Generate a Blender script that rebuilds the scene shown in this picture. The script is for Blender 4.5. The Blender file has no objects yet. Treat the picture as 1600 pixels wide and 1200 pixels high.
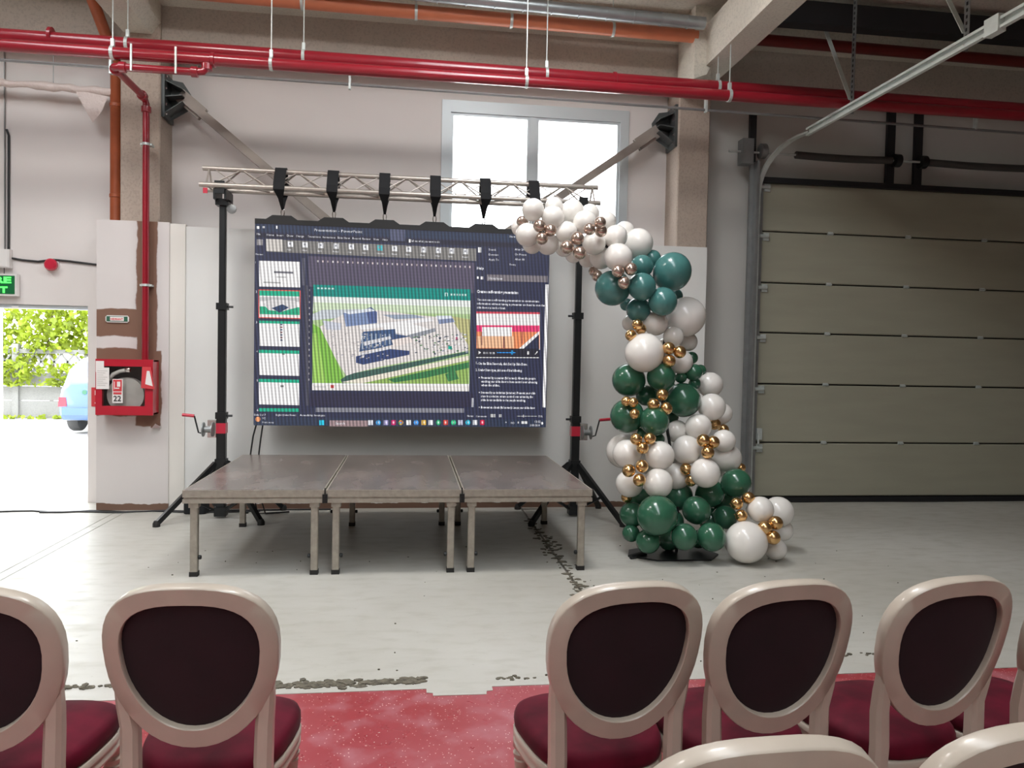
import bpy, math, random
from mathutils import Vector, Matrix
random.seed(7)
S = bpy.context.scene
COL = S.collection
# ---------------------------------------------------------------- camera
YAW, PITCH, ROLL, CAMH = 0.131533, 0.034013, 0.020, 1.62
F = Vector((math.sin(YAW)*math.cos(PITCH), math.cos(YAW)*math.cos(PITCH), -math.sin(PITCH)))
R0 = Vector((math.cos(YAW), -math.sin(YAW), 0)); U0 = R0.cross(F)
UU = math.cos(ROLL)*U0 - math.sin(ROLL)*R0
RR = math.cos(ROLL)*R0 + math.sin(ROLL)*U0
cd = bpy.data.cameras.new('camera'); cd.lens = 27; cd.sensor_width = 36; cd.clip_end = 300
co = bpy.data.objects.new('camera', cd); COL.objects.link(co)
M = Matrix.Identity(4)
for i in range(3):
    M[i][0], M[i][1], M[i][2] = RR[i], UU[i], -F[i]
M[2][3] = CAMH
co.matrix_world = M; S.camera = co
# ---------------------------------------------------------------- light and exposure
S.view_settings.view_transform = 'Standard'; S.view_settings.look = 'None'
S.view_settings.gamma = 1; S.view_settings.use_curve_mapping = False
S.view_settings.exposure = 0.62
SKY, SUN, FILL_LAMP = 6.5, 3.6, 38.0
S.cycles.max_bounces = 7; S.cycles.diffuse_bounces = 4; S.cycles.glossy_bounces = 3; S.cycles.adaptive_threshold = .02
w = bpy.data.worlds.new('sky'); S.world = w; w.use_nodes = True
bg = w.node_tree.nodes['Background']; bg.inputs[0].default_value = (0.92, 0.96, 1.0, 1); bg.inputs[1].default_value = SKY
def light(name, kind, loc, rot, energy, **k):
    d = bpy.data.lights.new(name, kind); d.energy = energy
    o = bpy.data.objects.new(name, d); COL.objects.link(o); o.location = loc; o.rotation_euler = rot
    for a, v in k.items(): setattr(d, a, v)
    return o
light('sun', 'SUN', (20, 20, 30), (math.radians(-8), math.radians(56), 0), SUN, angle=0.01, color=(1, .95, .86))
def portal(name, loc, rot, sx, sy):
    o = light(name, 'AREA', loc, rot, 0, shape='RECTANGLE', size=sx, size_y=sy); o.data.cycles.is_portal = True
portal('window_portal', (1.36, 8.9, 3.66), (math.radians(-90), 0, 0), 2.0, 1.42)
for xs in (-3.9, .7): portal('fill_rooflight_portal', (xs, .6, 6.2), (0, 0, 0), 1.4, 11.0)  # guides sky light through the added rooflights
portal('door_portal', (-3.86, 8.95, 1.04), (math.radians(-90), 0, 0), 1.05, 2.1)
# ---------------------------------------------------------------- materials
MATS = {}
def mat(name, col=(.5,.5,.5), rough=.6, metal=0., var=0., vscale=8., bump=0., bscale=60., sheen=0., coat=0., emit=None, estr=0., sss=0., spec=.5, stretch=(1,1,1)):
    if name in MATS: return MATS[name]
    m = bpy.data.materials.new(name); m.use_nodes = True; nt = m.node_tree; N = nt.nodes; L = nt.links
    p = N['Principled BSDF']
    p.inputs['Base Color'].default_value = (*col, 1); p.inputs['Roughness'].default_value = rough
    p.inputs['Metallic'].default_value = metal; p.inputs['Specular IOR Level'].default_value = spec
    if sheen: p.inputs['Sheen Weight'].default_value = sheen; p.inputs['Sheen Roughness'].default_value = .35
    if coat: p.inputs['Coat Weight'].default_value = coat; p.inputs['Coat Roughness'].default_value = .08
    if sss:
        p.inputs['Subsurface Weight'].default_value = sss; p.inputs['Subsurface Radius'].default_value = (.05,.05,.05)
    if emit: p.inputs['Emission Color'].default_value = (*emit, 1); p.inputs['Emission Strength'].default_value = estr
    tc = N.new('ShaderNodeTexCoord'); mp = N.new('ShaderNodeMapping'); mp.inputs['Scale'].default_value = stretch
    L.new(tc.outputs['Object'], mp.inputs['Vector'])
    nz = N.new('ShaderNodeTexNoise'); nz.inputs['Scale'].default_value = vscale; nz.inputs['Detail'].default_value = 5
    L.new(mp.outputs[0], nz.inputs['Vector'])
    rp = N.new('ShaderNodeValToRGB'); a, b = 1-var, 1+var
    rp.color_ramp.elements[0].position = .3; rp.color_ramp.elements[1].position = .7
    rp.color_ramp.elements[0].color = (*[c*a for c in col], 1); rp.color_ramp.elements[1].color = (*[min(1, c*b) for c in col], 1)
    L.new(nz.outputs['Fac'], rp.inputs[0]); L.new(rp.outputs[0], p.inputs['Base Color'])
    if bump:
        n2 = N.new('ShaderNodeTexNoise'); n2.inputs['Scale'].default_value = bscale; n2.inputs['Detail'].default_value = 4
        L.new(mp.outputs[0], n2.inputs['Vector'])
        bp = N.new('ShaderNodeBump'); bp.inputs['Strength'].default_value = bump; bp.inputs['Distance'].default_value = .02
        L.new(n2.outputs['Fac'], bp.inputs['Height']); L.new(bp.outputs[0], p.inputs['Normal'])
    MATS[name] = m; return m
class NT:
    """small node-graph writer for the mottled surfaces"""
    def __init__(s, m): s.m = m; s.N = m.node_tree.nodes; s.L = m.node_tree.links; s.p = s.N['Principled BSDF']
    def math(s, op, a, b=0., c=None):
        n = s.N.new('ShaderNodeMath'); n.operation = op
        for i, v in enumerate((a, b) if c is None else (a, b, c)):
            if hasattr(v, 'is_linked'): s.L.new(v, n.inputs[i])
            else: n.inputs[i].default_value = v
        return n.outputs[0]
    def coords(s):
        tc = s.N.new('ShaderNodeTexCoord'); sp = s.N.new('ShaderNodeSeparateXYZ'); s.L.new(tc.outputs['Object'], sp.inputs[0])
        return tc.outputs['Object'], sp.outputs[0], sp.outputs[1], sp.outputs[2]
    def noise(s, vec, scale, detail=4, stretch=None):
        if stretch:
            mp = s.N.new('ShaderNodeMapping'); mp.inputs['Scale'].default_value = stretch; s.L.new(vec, mp.inputs[0]); vec = mp.outputs[0]
        n = s.N.new('ShaderNodeTexNoise'); n.inputs['Scale'].default_value = scale; n.inputs['Detail'].default_value = detail
        s.L.new(vec, n.inputs['Vector']); return n.outputs['Fac']
    def ramp(s, v, p0, p1):
        n = s.N.new('ShaderNodeMapRange'); n.inputs[1].default_value = p0; n.inputs[2].default_value = p1; s.L.new(v, n.inputs[0]); return n.outputs[0]
    def mix(s, f, a, b):
        n = s.N.new('ShaderNodeMix'); n.data_type = 'RGBA'
        s.L.new(f, n.inputs[0]) if hasattr(f, 'is_linked') else setattr(n.inputs[0], 'default_value', f)
        for i, v in ((6, a), (7, b)):
            if hasattr(v, 'is_linked'): s.L.new(v, n.inputs[i])
            else: n.inputs[i].default_value = (*v, 1)
        return n.outputs[2]
    def band(s, v, lo, hi, soft=.01):
        return s.math('MULTIPLY', s.ramp(v, lo-soft, lo+soft), s.ramp(v, hi+soft, hi-soft))
    def bump(s, h, st=.3, dist=.02):
        b = s.N.new('ShaderNodeBump'); b.inputs['Strength'].default_value = st; b.inputs['Distance'].default_value = dist
        s.L.new(h, b.inputs['Height']); s.L.new(b.outputs[0], s.p.inputs['Normal'])
def blank(name, rough=.6):
    m = bpy.data.materials.new(name); m.use_nodes = True; m.node_tree.nodes['Principled BSDF'].inputs['Roughness'].default_value = rough; MATS[name] = m
    return NT(m)
# worn concrete floor
g = blank('concrete_floor', .42); v, x, y, z = g.coords()
n1 = g.noise(v, .7, 6); n2 = g.noise(v, 5, 8, (1, 2.2, 1)); n3 = g.noise(v, 38, 3)
c = g.mix(g.ramp(n1, .32, .68), (.43, .415, .37), (.525, .515, .475))
c = g.mix(g.math('MULTIPLY', g.ramp(n2, .5, .75), .45), c, (.36, .345, .29))
c = g.mix(g.math('MULTIPLY', g.ramp(n3, .66, .74), .35), c, (.30, .28, .24))
g.L.new(c, g.p.inputs['Base Color']); g.L.new(g.math('ADD', g.math('MULTIPLY', n2, .35), .22), g.p.inputs['Roughness']); g.bump(n2, .08)
# red resin floor with pale flakes
g = blank('red_floor', .3); v, x, y, z = g.coords()
n1 = g.noise(v, 1.6, 6); n2 = g.noise(v, 6, 8)
c = g.mix(g.ramp(n1, .35, .7), (.30, .022, .03), (.36, .07, .085))
c = g.mix(g.math('MULTIPLY', g.ramp(n2, .5, .72), .55), c, (.44, .20, .23))
vo = g.N.new('ShaderNodeTexVoronoi'); vo.inputs['Scale'].default_value = 55; g.L.new(v, vo.inputs['Vector'])
c = g.mix(g.ramp(vo.outputs['Distance'], .16, .10), c, (.80, .62, .56))
g.L.new(c, g.p.inputs['Base Color']); g.L.new(g.math('ADD', g.math('MULTIPLY', n2, .4), .12), g.p.inputs['Roughness'])
# plastered walls; the low ones keep a bare brown strip at the floor
def plaster(name, col, strip=0., pink=0.):
    g = blank(name, .75); v, x, y, z = g.coords()
    n1 = g.noise(v, .9, 5); n2 = g.noise(v, 7, 5)
    c = g.mix(g.ramp(n1, .3, .7), tuple(k*.94 for k in col), col)
    if strip:
        e = g.math('ADD', z, g.math('MULTIPLY', g.noise(v, 5, 4), -.09))
        c = g.mix(g.ramp(e, strip-.045, strip-.05), c, (.17, .095, .065))
    g.L.new(c, g.p.inputs['Base Color']); g.bump(n2, .05); return g, c, v, x, z
plaster('plaster_wall', (.76, .72, .70)); plaster('plaster_low', (.77, .77, .75), .065)
plaster('plaster_strip', (.76, .73, .68)); plaster('plaster_grey', (.58, .57, .54)); plaster('hall_wall', (.62, .58, .52))
g, c, v, x, z = plaster('plaster_block', (.66, .62, .605), .07)
wz = g.math('ADD', z, g.math('MULTIPLY', g.math('SUBTRACT', g.noise(v, 3.5, 5), .5), .10))
wx = g.math('ADD', x, g.math('MULTIPLY', g.math('SUBTRACT', g.noise(v, 6, 5), .5), .06))
k = g.math('MAXIMUM', g.math('MULTIPLY', g.band(wx, -2.74, -2.545, .006), g.band(wz, .86, 3.2, .006)),
    g.math('MULTIPLY', g.band(wx, -3.3, -2.70, .006), g.math('MAXIMUM', g.band(wz, 1.76, 2.04, .006), g.band(wz, 1.45, 1.64, .006))))
k = g.math('MAXIMUM', k, g.math('MULTIPLY', g.band(wx, -3.3, -2.52, .006), g.band(wz, .955, 1.1, .006)))
k = g.math('MAXIMUM', k, g.math('MULTIPLY', g.band(wx, -2.60, -2.50, .006), g.band(wz, .84, 1.64, .006)))
g.L.new(g.mix(k, c, (.20, .105, .07)), g.p.inputs['Base Color'])
def conc(name, col):
    g = blank(name, .85); v, x, y, z = g.coords()
    n1 = g.noise(v, 1.5, 6); n2 = g.noise(v, 45, 6); n3 = g.noise(v, 160, 2)
    c = g.mix(g.ramp(n1, .3, .7), tuple(k*.85 for k in col), col)
    c = g.mix(g.math('MULTIPLY', g.ramp(n2, .5, .62), .35), c, tuple(k*.6 for k in col))
    g.L.new(c, g.p.inputs['Base Color']); g.bump(g.math('ADD', n2, n3), .35, .02)
conc('concrete_column', (.48, .395, .33)); conc('concrete_beam', (.72, .67, .58)); conc('concrete_edge', (.53, .47, .41)); conc('concrete_fence', (.20, .20, .19))
conc('yard', (.60, .59, .57))
mat('ceiling_paint', (.42,.38,.33), .8, var=.1)
mat('pipe_red', (.28,.008,.020), .28, coat=.5, var=.06); mat('pipe_red_old', (.15,.014,.012), .4, var=.1)
mat('pipe_orange', (.62,.20,.10), .4, var=.06); mat('pipe_brown', (.36,.085,.03), .4, var=.1)
mat('galv', (.60,.65,.63), .38, .4, var=.08, vscale=20); mat('galv_dark', (.30,.31,.31), .45, .7, var=.1)
mat('galv_bright', (.70,.76,.73), .4, .1, var=.05, vscale=20); mat('duct', (.40,.44,.46), .35, .8, var=.08); mat('steel_brace', (.33,.29,.26), .5, .25, var=.08); mat('bracket', (.10,.11,.11), .45, .5, var=.1)
mat('alu', (.47,.43,.39), .38, .6, var=.06, vscale=30); mat('alu_stage', (.36,.325,.275), .45, .35, var=.12, vscale=25)
mat('black_metal', (.012,.013,.014), .38, .2, var=.1); mat('black_plastic', (.012,.012,.013), .5); mat('black_cloth', (.008,.009,.011), .85, bump=.3, bscale=300)
mat('rubber', (.014,.013,.012), .7); mat('white_plastic', (.78,.76,.74), .4); mat('paper', (.80,.76,.74), .8)
mat('red_plastic', (.55,.02,.05), .3, coat=.3); mat('red_enamel', (.46,.012,.03), .3, coat=.4, var=.05); mat('cabinet_dark', (.03,.015,.02), .5)
mat('hose', (.42,.40,.37), .7, var=.1); mat('print_red', (.62,.05,.06), .5); mat('print_dark', (.03,.03,.03), .6); mat('print_green', (.03,.12,.07), .5)
mat('chair_wood', (.47,.405,.335), .36, coat=.25, var=.05, vscale=12); mat('velvet', (.085,.002,.012), .75, sheen=.04, var=.6, vscale=5, spec=.2)
mat('velvet_shaded', (.015,.0035,.007), .85, sheen=.06, var=.2)  # same velvet seen from behind, its shade put into a darker colour
mat('balloon_white', (.84,.81,.77), .22, sss=.25, coat=.2); mat('balloon_green', (.032,.125,.072), .20, coat=.3, var=.03)
mat('balloon_green_glare', (.065,.20,.19), .22, coat=.25, var=.03); mat('balloon_gold', (.74,.47,.21), .22, .95, var=.03); mat('balloon_gold_glare', (.60,.47,.40), .22, .85, var=.03)  # upper cluster: green and gold balloons with window glare put into their colour
mat('door_panel', (.35,.34,.265), .45, var=.04, vscale=1.5, stretch=(1,1,6)); mat('seal', (.012,.012,.014), .6); mat('spring', (.09,.085,.08), .5, .4, bump=.6, bscale=120)
mat('frame_grey', (.55,.60,.62), .45, .2); mat('plastic_wrap', (.72,.62,.58), .35, bump=.6, bscale=25); mat('debris', (.13,.115,.085), .9, var=.4, vscale=30, bump=.6)
mat('exit_green', (.005,.05,.015), .4, emit=(.0,.10,.03), estr=.5); mat('exit_letters', (.1,.8,.1), .4, emit=(.05,1,.08), estr=1.6)
mat('deck', (.19,.16,.145), .24, var=.25, vscale=5, stretch=(1,.35,1)); mat('car_paint', (.045,.105,.23), .25, coat=.7); mat('car_glass', (.22,.25,.28), .08, coat=.6); mat('tail_light', (.6,.03,.05), .2)
mat('tyre', (.05,.05,.05), .8); mat('leaf', (.22,.29,.022), .55, var=.5, vscale=3); mat('wood_vine', (.16,.11,.07), .9); mat('fill_lamp_body', (.3,.3,.3), .5); mat('chrome', (.75,.75,.75), .2, 1.)
mat('fill_lamp_glow', (.9,.9,.9), .5, emit=(1,.96,.9), estr=6)
# thin window glass: see-through with a faint reflection
m = bpy.data.materials.new('glass'); m.use_nodes = True; nt = m.node_tree; nt.nodes.remove(nt.nodes['Principled BSDF'])
t = nt.nodes.new('ShaderNodeBsdfTransparent'); gl = nt.nodes.new('ShaderNodeBsdfGlossy'); gl.inputs['Roughness'].default_value = .03
mx = nt.nodes.new('ShaderNodeMixShader'); mx.inputs[0].default_value = .06
nt.links.new(t.outputs[0], mx.inputs[1]); nt.links.new(gl.outputs[0], mx.inputs[2]); nt.links.new(mx.outputs[0], nt.nodes['Material Output'].inputs[0]); MATS['glass'] = m
# leaves let light through
nt = MATS['leaf'].node_tree; p = nt.nodes['Principled BSDF']; tr = nt.nodes.new('ShaderNodeBsdfTranslucent'); tr.inputs[0].default_value = (.28,.34,.015,1)
mx = nt.nodes.new('ShaderNodeMixShader'); mx.inputs[0].default_value = .4; nt.links.new(p.outputs[0], mx.inputs[1]); nt.links.new(tr.outputs[0], mx.inputs[2])
nt.links.new(mx.outputs[0], nt.nodes['Material Output'].inputs[0])
# LED wall picture: colour attribute, broken up by the columns of diodes
m = bpy.data.materials.new('led_picture'); m.use_nodes = True; MATS['led_picture'] = m; g = NT(m); v, x, y, z = g.coords()
at = g.N.new('ShaderNodeVertexColor'); at.layer_name = 'Col'
st = g.math('ADD', g.math('MULTIPLY', g.math('SINE', g.math('MULTIPLY', g.math('ADD', x, g.math('MULTIPLY', z, .10)), 6.2832/.0345)), .33), .74)
st2 = g.math('ADD', g.math('MULTIPLY', g.math('SINE', g.math('MULTIPLY', z, 6.2832/.031)), .05), 1.)
g.p.inputs['Base Color'].default_value = (.01,.01,.012,1); g.p.inputs['Roughness'].default_value = .6
g.L.new(at.outputs['Color'], g.p.inputs['Emission Color']); g.L.new(g.math('MULTIPLY', g.math('MULTIPLY', st, st2), .76), g.p.inputs['Emission Strength'])

# ---------------------------------------------------------------- mesh helpers
class MB:
    def __init__(s): s.v = []; s.f = []; s.c = []
    def add(s, vs, fs, col=None):
        o = len(s.v); s.v += [Vector(p) for p in vs]; s.f += [tuple(i+o for i in f) for f in fs]; s.c += [col]*len(fs); return s
    def box(s, x0, x1, y0, y1, z0, z1, b=0):
        if b:
            return s.prism([(x0+b,y0),(x1-b,y0),(x1,y0+b),(x1,y1-b),(x1-b,y1),(x0+b,y1),(x0,y1-b),(x0,y0+b)], z0, z1)
        vs = [(x,y,z) for z in (z0,z1) for x,y in ((x0,y0),(x1,y0),(x1,y1),(x0,y1))]
        return s.add(vs, [(3,2,1,0),(4,5,6,7),(0,1,5,4),(1,2,6,5),(2,3,7,6),(3,0,4,7)])
    def prism(s, poly, z0, z1, axis='z'):
        n = len(poly); f = {'z': lambda a,b,c:(a,b,c), 'y': lambda a,b,c:(a,c,b), 'x': lambda a,b,c:(c,a,b)}[axis]
        vs = [f(a,b,z0) for a,b in poly]+[f(a,b,z1) for a,b in poly]
        return s.add(vs, [tuple(range(n-1,-1,-1)), tuple(range(n,2*n))]+[(i,(i+1)%n,(i+1)%n+n,i+n) for i in range(n)])
    def bar(s, p, q, w, h=None, up=(0,0,1)):
        p, q = Vector(p), Vector(q); d = (q-p).normalized(); u = Vector(up)
        if abs(d.dot(u)) > .99: u = Vector((0,1,0))
        a = d.cross(u).normalized()*w/2; b = a.cross(d).normalized()*(h or w)/2
        vs = [p-a-b,p+a-b,p+a+b,p-a+b,q-a-b,q+a-b,q+a+b,q-a+b]
        return s.add(vs, [(3,2,1,0),(4,5,6,7),(0,1,5,4),(1,2,6,5),(2,3,7,6),(3,0,4,7)])
    def tube(s, pts, r, n=10, caps=True):
        pts = [Vector(p) for p in pts]; k = len(pts); rs = r if isinstance(r, (list, tuple)) else [r]*k
        d = (pts[1]-pts[0]).normalized(); u = d.cross(Vector((0,0,1)))
        if u.length < .1: u = d.cross(Vector((0,1,0)))
        u.normalize(); rings = []
        for i in range(k):
            t = (pts[min(i+1,k-1)]-pts[max(i-1,0)]).normalized(); u = (u-t*u.dot(t)).normalized(); w_ = t.cross(u)
            rings += [pts[i]+(u*math.cos(6.28318*j/n)+w_*math.sin(6.28318*j/n))*rs[i] for j in range(n)]
        fs = [(i*n+j, i*n+(j+1)%n, (i+1)*n+(j+1)%n, (i+1)*n+j) for i in range(k-1) for j in range(n)]
        if caps: fs += [tuple(range(n-1,-1,-1)), tuple(range((k-1)*n, k*n))]
        return s.add(rings, fs)
    def lathe(s, prof, n=24, c=(0,0,0), axis='z'):
        m_ = {'z': lambda a,b,h:(a+c[0],b+c[1],h+c[2]), 'y': lambda a,b,h:(a+c[0],h+c[1],b+c[2]), 'x': lambda a,b,h:(h+c[0],a+c[1],b+c[2])}[axis]
        vs = [m_(r*math.cos(6.28318*j/n), r*math.sin(6.28318*j/n), h) for r,h in prof for j in range(n)]; k = len(prof)
        fs = [(i*n+j, i*n+(j+1)%n, (i+1)*n+(j+1)%n, (i+1)*n+j) for i in range(k-1) for j in range(n)]+[tuple(range(n-1,-1,-1)), tuple(range((k-1)*n,k*n))]
        return s.add(vs, fs)
    def loft(s, rings, caps=True):
        n = len(rings[0]); k = len(rings); vs = [p for r in rings for p in r]
        fs = [(i*n+j, i*n+(j+1)%n, (i+1)*n+(j+1)%n, (i+1)*n+j) for i in range(k-1) for j in range(n)]
        if caps: fs += [tuple(range(n-1,-1,-1)), tuple(range((k-1)*n,k*n))]
        return s.add(vs, fs)
    def mesh(s, name, m, off=(0,0,0), smooth=False):
        me = bpy.data.meshes.new(name); off = Vector(off)
        me.from_pydata([v-off for v in s.v], [], s.f); me.validate()
        import bmesh
        b = bmesh.new(); b.from_mesh(me); bmesh.ops.recalc_face_normals(b, faces=b.faces); b.to_mesh(me); b.free()
        if m: me.materials.append(MATS[m])
        if smooth:
            me.polygons.foreach_set('use_smooth', [True]*len(me.polygons))
            me.set_sharp_from_angle(angle=math.radians(42))
        return me
    def obj(s, name, m, parent=None, smooth=False, world=True, bevel=0):
        """link as one object; coordinates are world ones unless world=False"""
        off = Vector((0,0,0))
        if parent and world:
            q = parent
            while q: off += q.location; q = q.parent
        o = bpy.data.objects.new(name, s.mesh(name, m, off, smooth)); COL.objects.link(o); o.parent = parent
        if bevel:
            bv = o.modifiers.new('edge', 'BEVEL'); bv.width = bevel; bv.segments = 2; bv.limit_method = 'ANGLE'
        return o
def tag(o, label=None, cat=None, group=None, kind=None):
    for k, v in (('label',label),('category',cat),('group',group),('kind',kind)):
        if v: o[k] = v
    return o
def thing(name, label, cat, loc=(0,0,0), rz=0, group=None):
    o = bpy.data.objects.new(name, None); COL.objects.link(o); o.location = loc; o.rotation_euler = (0,0,rz); o.empty_display_size = .05
    return tag(o, label, cat, group)
def copy_tree(o, parent=None):
    c = o.copy(); COL.objects.link(c); c.parent = parent
    for ch in [q for q in bpy.data.objects if q.parent == o]: copy_tree(ch, c)
    return c
def struct(name, mb, m, parent=None, **k):
    o = mb.obj(name, m, parent, **k)
    if not parent: o['kind'] = 'structure'
    return o
def text_mesh(s, size, bold=0.):
    cu = bpy.data.curves.new('t', 'FONT'); cu.body = s; cu.size = size; cu.resolution_u = 2; cu.offset = bold
    o = bpy.data.objects.new('t', cu); COL.objects.link(o); dg = bpy.context.evaluated_depsgraph_get()
    me = bpy.data.meshes.new_from_object(o.evaluated_get(dg)); vs = [v.co.copy() for v in me.vertices]; fs = [tuple(p.vertices) for p in me.polygons]
    bpy.data.objects.remove(o); bpy.data.curves.remove(cu); bpy.data.meshes.remove(me); return vs, fs
def letters(mb, s, x, y, z, size, centre=True, bold=0., col=None, wide=None):
    """flat lettering facing -Y"""
    vs, fs = text_mesh(s, size, bold)
    if not vs: return
    x0 = min(v.x for v in vs); x1 = max(v.x for v in vs); k = (wide/(x1-x0)) if wide else 1.
    mb.add([(x+(v.x-((x0+x1)/2 if centre else x0))*k, y, z+v.y) for v in vs], fs, col)

# ---------------------------------------------------------------- the shell of the hall
fl = struct('floor', MB().box(-14,14,-14,8.9,-.4,-.03), 'concrete_edge')
def slab(x0,x1,y0,y1,m,name='slab'): return MB().box(x0,x1,y0,y1,-.03,0).obj(name, m, fl)
RY = 3.71
slab(-14,-2.905,RY,8.9,'concrete_floor'); slab(-2.898,-2.812,RY,8.9,'concrete_floor','joint_strip'); slab(-2.805,1.195,RY,8.9,'concrete_floor'); slab(1.215,14,RY,8.9,'concrete_floor')
slab(-14,14,.4,RY-.006,'red_floor','red_slab'); slab(-14,14,-14,.394,'concrete_floor')
MB().prism([(.10,RY+.01),(.10,3.66),(.13,3.655),(.13,3.625),(.385,3.62),(.39,3.655),(.42,3.66),(.42,RY+.01)], -.02, .003).obj('patch_plate', 'concrete_floor', fl)
mb = MB()   # crumbled edges along the joints
def crumbs(n, fx, fy, s0, s1):
    for i in range(n):
        cx, cy = fx(i), fy(i); k = random.randint(5, 7); r = random.uniform(s0, s1); a0 = random.random()*6
        rx = random.uniform(.7, 1.9)
        mb.prism([(cx+r*rx*random.uniform(.6,1.1)*math.cos(a0+6.283*j/k), cy+r*random.uniform(.6,1.1)*math.sin(a0+6.283*j/k)) for j in range(k)], 0, random.uniform(.002,.007))
crumbs(110, lambda i: 1.205+random.gauss(0,.028), lambda i: random.uniform(4.7,7.7), .006, .03); crumbs(34, lambda i: 1.215+random.gauss(0,.045), lambda i: random.uniform(5.2,6.9), .008, .026)
crumbs(190, lambda i: random.uniform(-.68,.10), lambda i: 3.80+random.gauss(0,.017), .008, .026)
crumbs(90, lambda i: random.uniform(-1.9,-1.05), lambda i: 3.86+random.gauss(0,.014), .006, .022)
crumbs(40, lambda i: random.uniform(.45,1.0), lambda i: 3.80+random.gauss(0,.016), .005, .014)
crumbs(26, lambda i: random.uniform(1.9,2.6), lambda i: 3.95+random.gauss(0,.02), .005, .016)
crumbs(60, lambda i: random.uniform(-2,4), lambda i: random.uniform(3.9,6.5), .002, .006)
tag(mb.obj('crumbled_joint', 'debris', fl), kind='stuff')

def wall_holes(x0,x1,z0,z1,holes,y0,y1):
    mb = MB(); xs = sorted({x0,x1,*[h[0] for h in holes],*[h[1] for h in holes]}); zs = sorted({z0,z1,*[h[2] for h in holes],*[h[3] for h in holes]})
    for a,b in zip(xs,xs[1:]):
        for c_,d in zip(zs,zs[1:]):
            if not any(h[0]<=a and b<=h[1] and h[2]<=c_ and d<=h[3] for h in holes): mb.box(a,b,y0,y1,c_,d)
    return mb
struct('wall_left', wall_holes(-14,-2.93,0,6,[(-4.335,-3.37,0,2.075)],8.6,8.88), 'plaster_wall')
struct('wall_back', wall_holes(-2.93,3.25,0,6,[(.36,2.37,2.95,4.37)],8.65,8.9), 'plaster_wall')
struct('wall_right', wall_holes(3.25,14,0,6,[(3.97,8.15,0,3.71)],8.6,8.85), 'plaster_grey')
struct('wall_partition', MB().box(-2.28,3.235,8.2,8.245,0,2.885), 'plaster_low')
struct('wall_pilaster', MB().box(-2.43,-2.28,8.185,8.245,0,2.905), 'plaster_strip')
struct('wall_block', MB().box(-3.12,-2.43,8.17,8.245,0,2.915).box(-3.12,-3.05,8.245,8.6,0,2.915), 'plaster_block')
struct('wall_side_left', wall_holes(-14,9,0,6,[],0,.3), 'hall_wall').matrix_world = Matrix.Translation((-14,0,0)) @ Matrix.Rotation(math.pi/2,4,'Z')
struct('wall_side_right', wall_holes(-14,9,0,6,[],-.3,0), 'hall_wall').matrix_world = Matrix.Translation((14,0,0)) @ Matrix.Rotation(math.pi/2,4,'Z')
struct('wall_rear', wall_holes(-14,14,0,6,[],-13.3,-13), 'hall_wall')
cl = MB()
for a,b in ((-14.3,-4.6),(-3.2,0.),(1.4,14.3)): cl.box(a,b,-13.5,9,6,6.25)
for a,b in ((-4.6,-3.2),(0.,1.4)): cl.box(a,b,-13.5,-4.9,6,6.25).box(a,b,6.1,9,6,6.25)
struct('ceiling', cl, 'ceiling_paint')
for nm,a,b in (('fill_rooflight_1',-4.6,-3.2),('fill_rooflight_2',0.,1.4)):  # rooflights added in the unseen roof for soft fill light
    rl = struct(nm, MB().box(a,a+.05,-4.9,6.1,6.1,6.16).box(b-.05,b,-4.9,6.1,6.1,6.16), 'frame_grey')
    for i in range(4): MB().box(a+.05,b-.05,-4.9+2.75*i+.02,-4.9+2.75*(i+1)-.02,6.125,6.13).obj('pane','glass',rl)
for nm,x0,x1 in (('column_left',-2.93,-2.55),('column_right',2.89,3.25)): struct('concrete_'+nm, MB().box(x0,x1,8.25,8.66,0,6,.012), 'concrete_column')
struct('beam_edge', MB().box(-14,14,8.3,8.66,4.66,5.11), 'concrete_edge'); struct('beam_purlin', MB().box(-14,14,7.97,8.6,5.11,5.36), 'concrete_beam')
struct('beam_ledge', MB().box(-14,14,7.0,7.96,5.30,5.6), 'concrete_beam')
struct('beam_cross_left', MB().prism([(-2.90,4.80),(-2.63,4.80),(-2.55,4.92),(-2.55,5.9),(-2.98,5.9),(-2.98,4.92)], -13, 8.26, 'y'), 'concrete_beam')
struct('beam_cross_right', MB().box(2.99,3.27,-13,8.27,4.69,5.12), 'concrete_beam'); struct('beam_haunch', MB().prism([(2.86,4.55),(3.0,4.60),(3.17,4.98),(3.22,6),(2.86,6)], 7.75, 8.25, 'y'), 'concrete_beam')
# outside
struct('ground', MB().box(-40,40,8.9,60,-.3,-.04), 'yard')

# window, door opening
wn = struct('window_1', MB().box(.30,.40,8.62,8.68,2.90,4.46).box(2.33,2.43,8.62,8.68,2.90,4.46).box(.40,2.33,8.62,8.68,4.33,4.46).box(.40,2.33,8.62,8.68,2.90,2.99).box(1.29,1.36,8.63,8.69,2.99,4.33), 'frame_grey')
for a,b in ((.40,1.29),(1.36,2.33)):
    MB().box(a,b,8.655,8.661,2.99,4.33).obj('pane', 'glass', wn)
    MB().box(a,a+.03,8.64,8.68,2.99,4.33).box(b-.03,b,8.64,8.68,2.99,4.33).box(a+.03,b-.03,8.64,8.68,4.30,4.33).box(a+.03,b-.03,8.64,8.68,2.99,3.02).obj('sash', 'frame_grey', wn)
dr = struct('door_1', MB().box(-4.335,-3.37,8.62,8.74,2.035,2.075).box(-4.335,-4.305,8.62,8.74,0,2.035), 'frame_grey')
MB().prism([(-4.40,8.90),(-4.36,8.92),(-4.95,9.70),(-4.99,9.68)],.02,2.03).obj('door_leaf', 'white_plastic', dr)
MB().box(-4.115,-4.055,8.60,8.63,2.03,2.055).obj('door_contact', 'white_plastic', dr)
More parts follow.
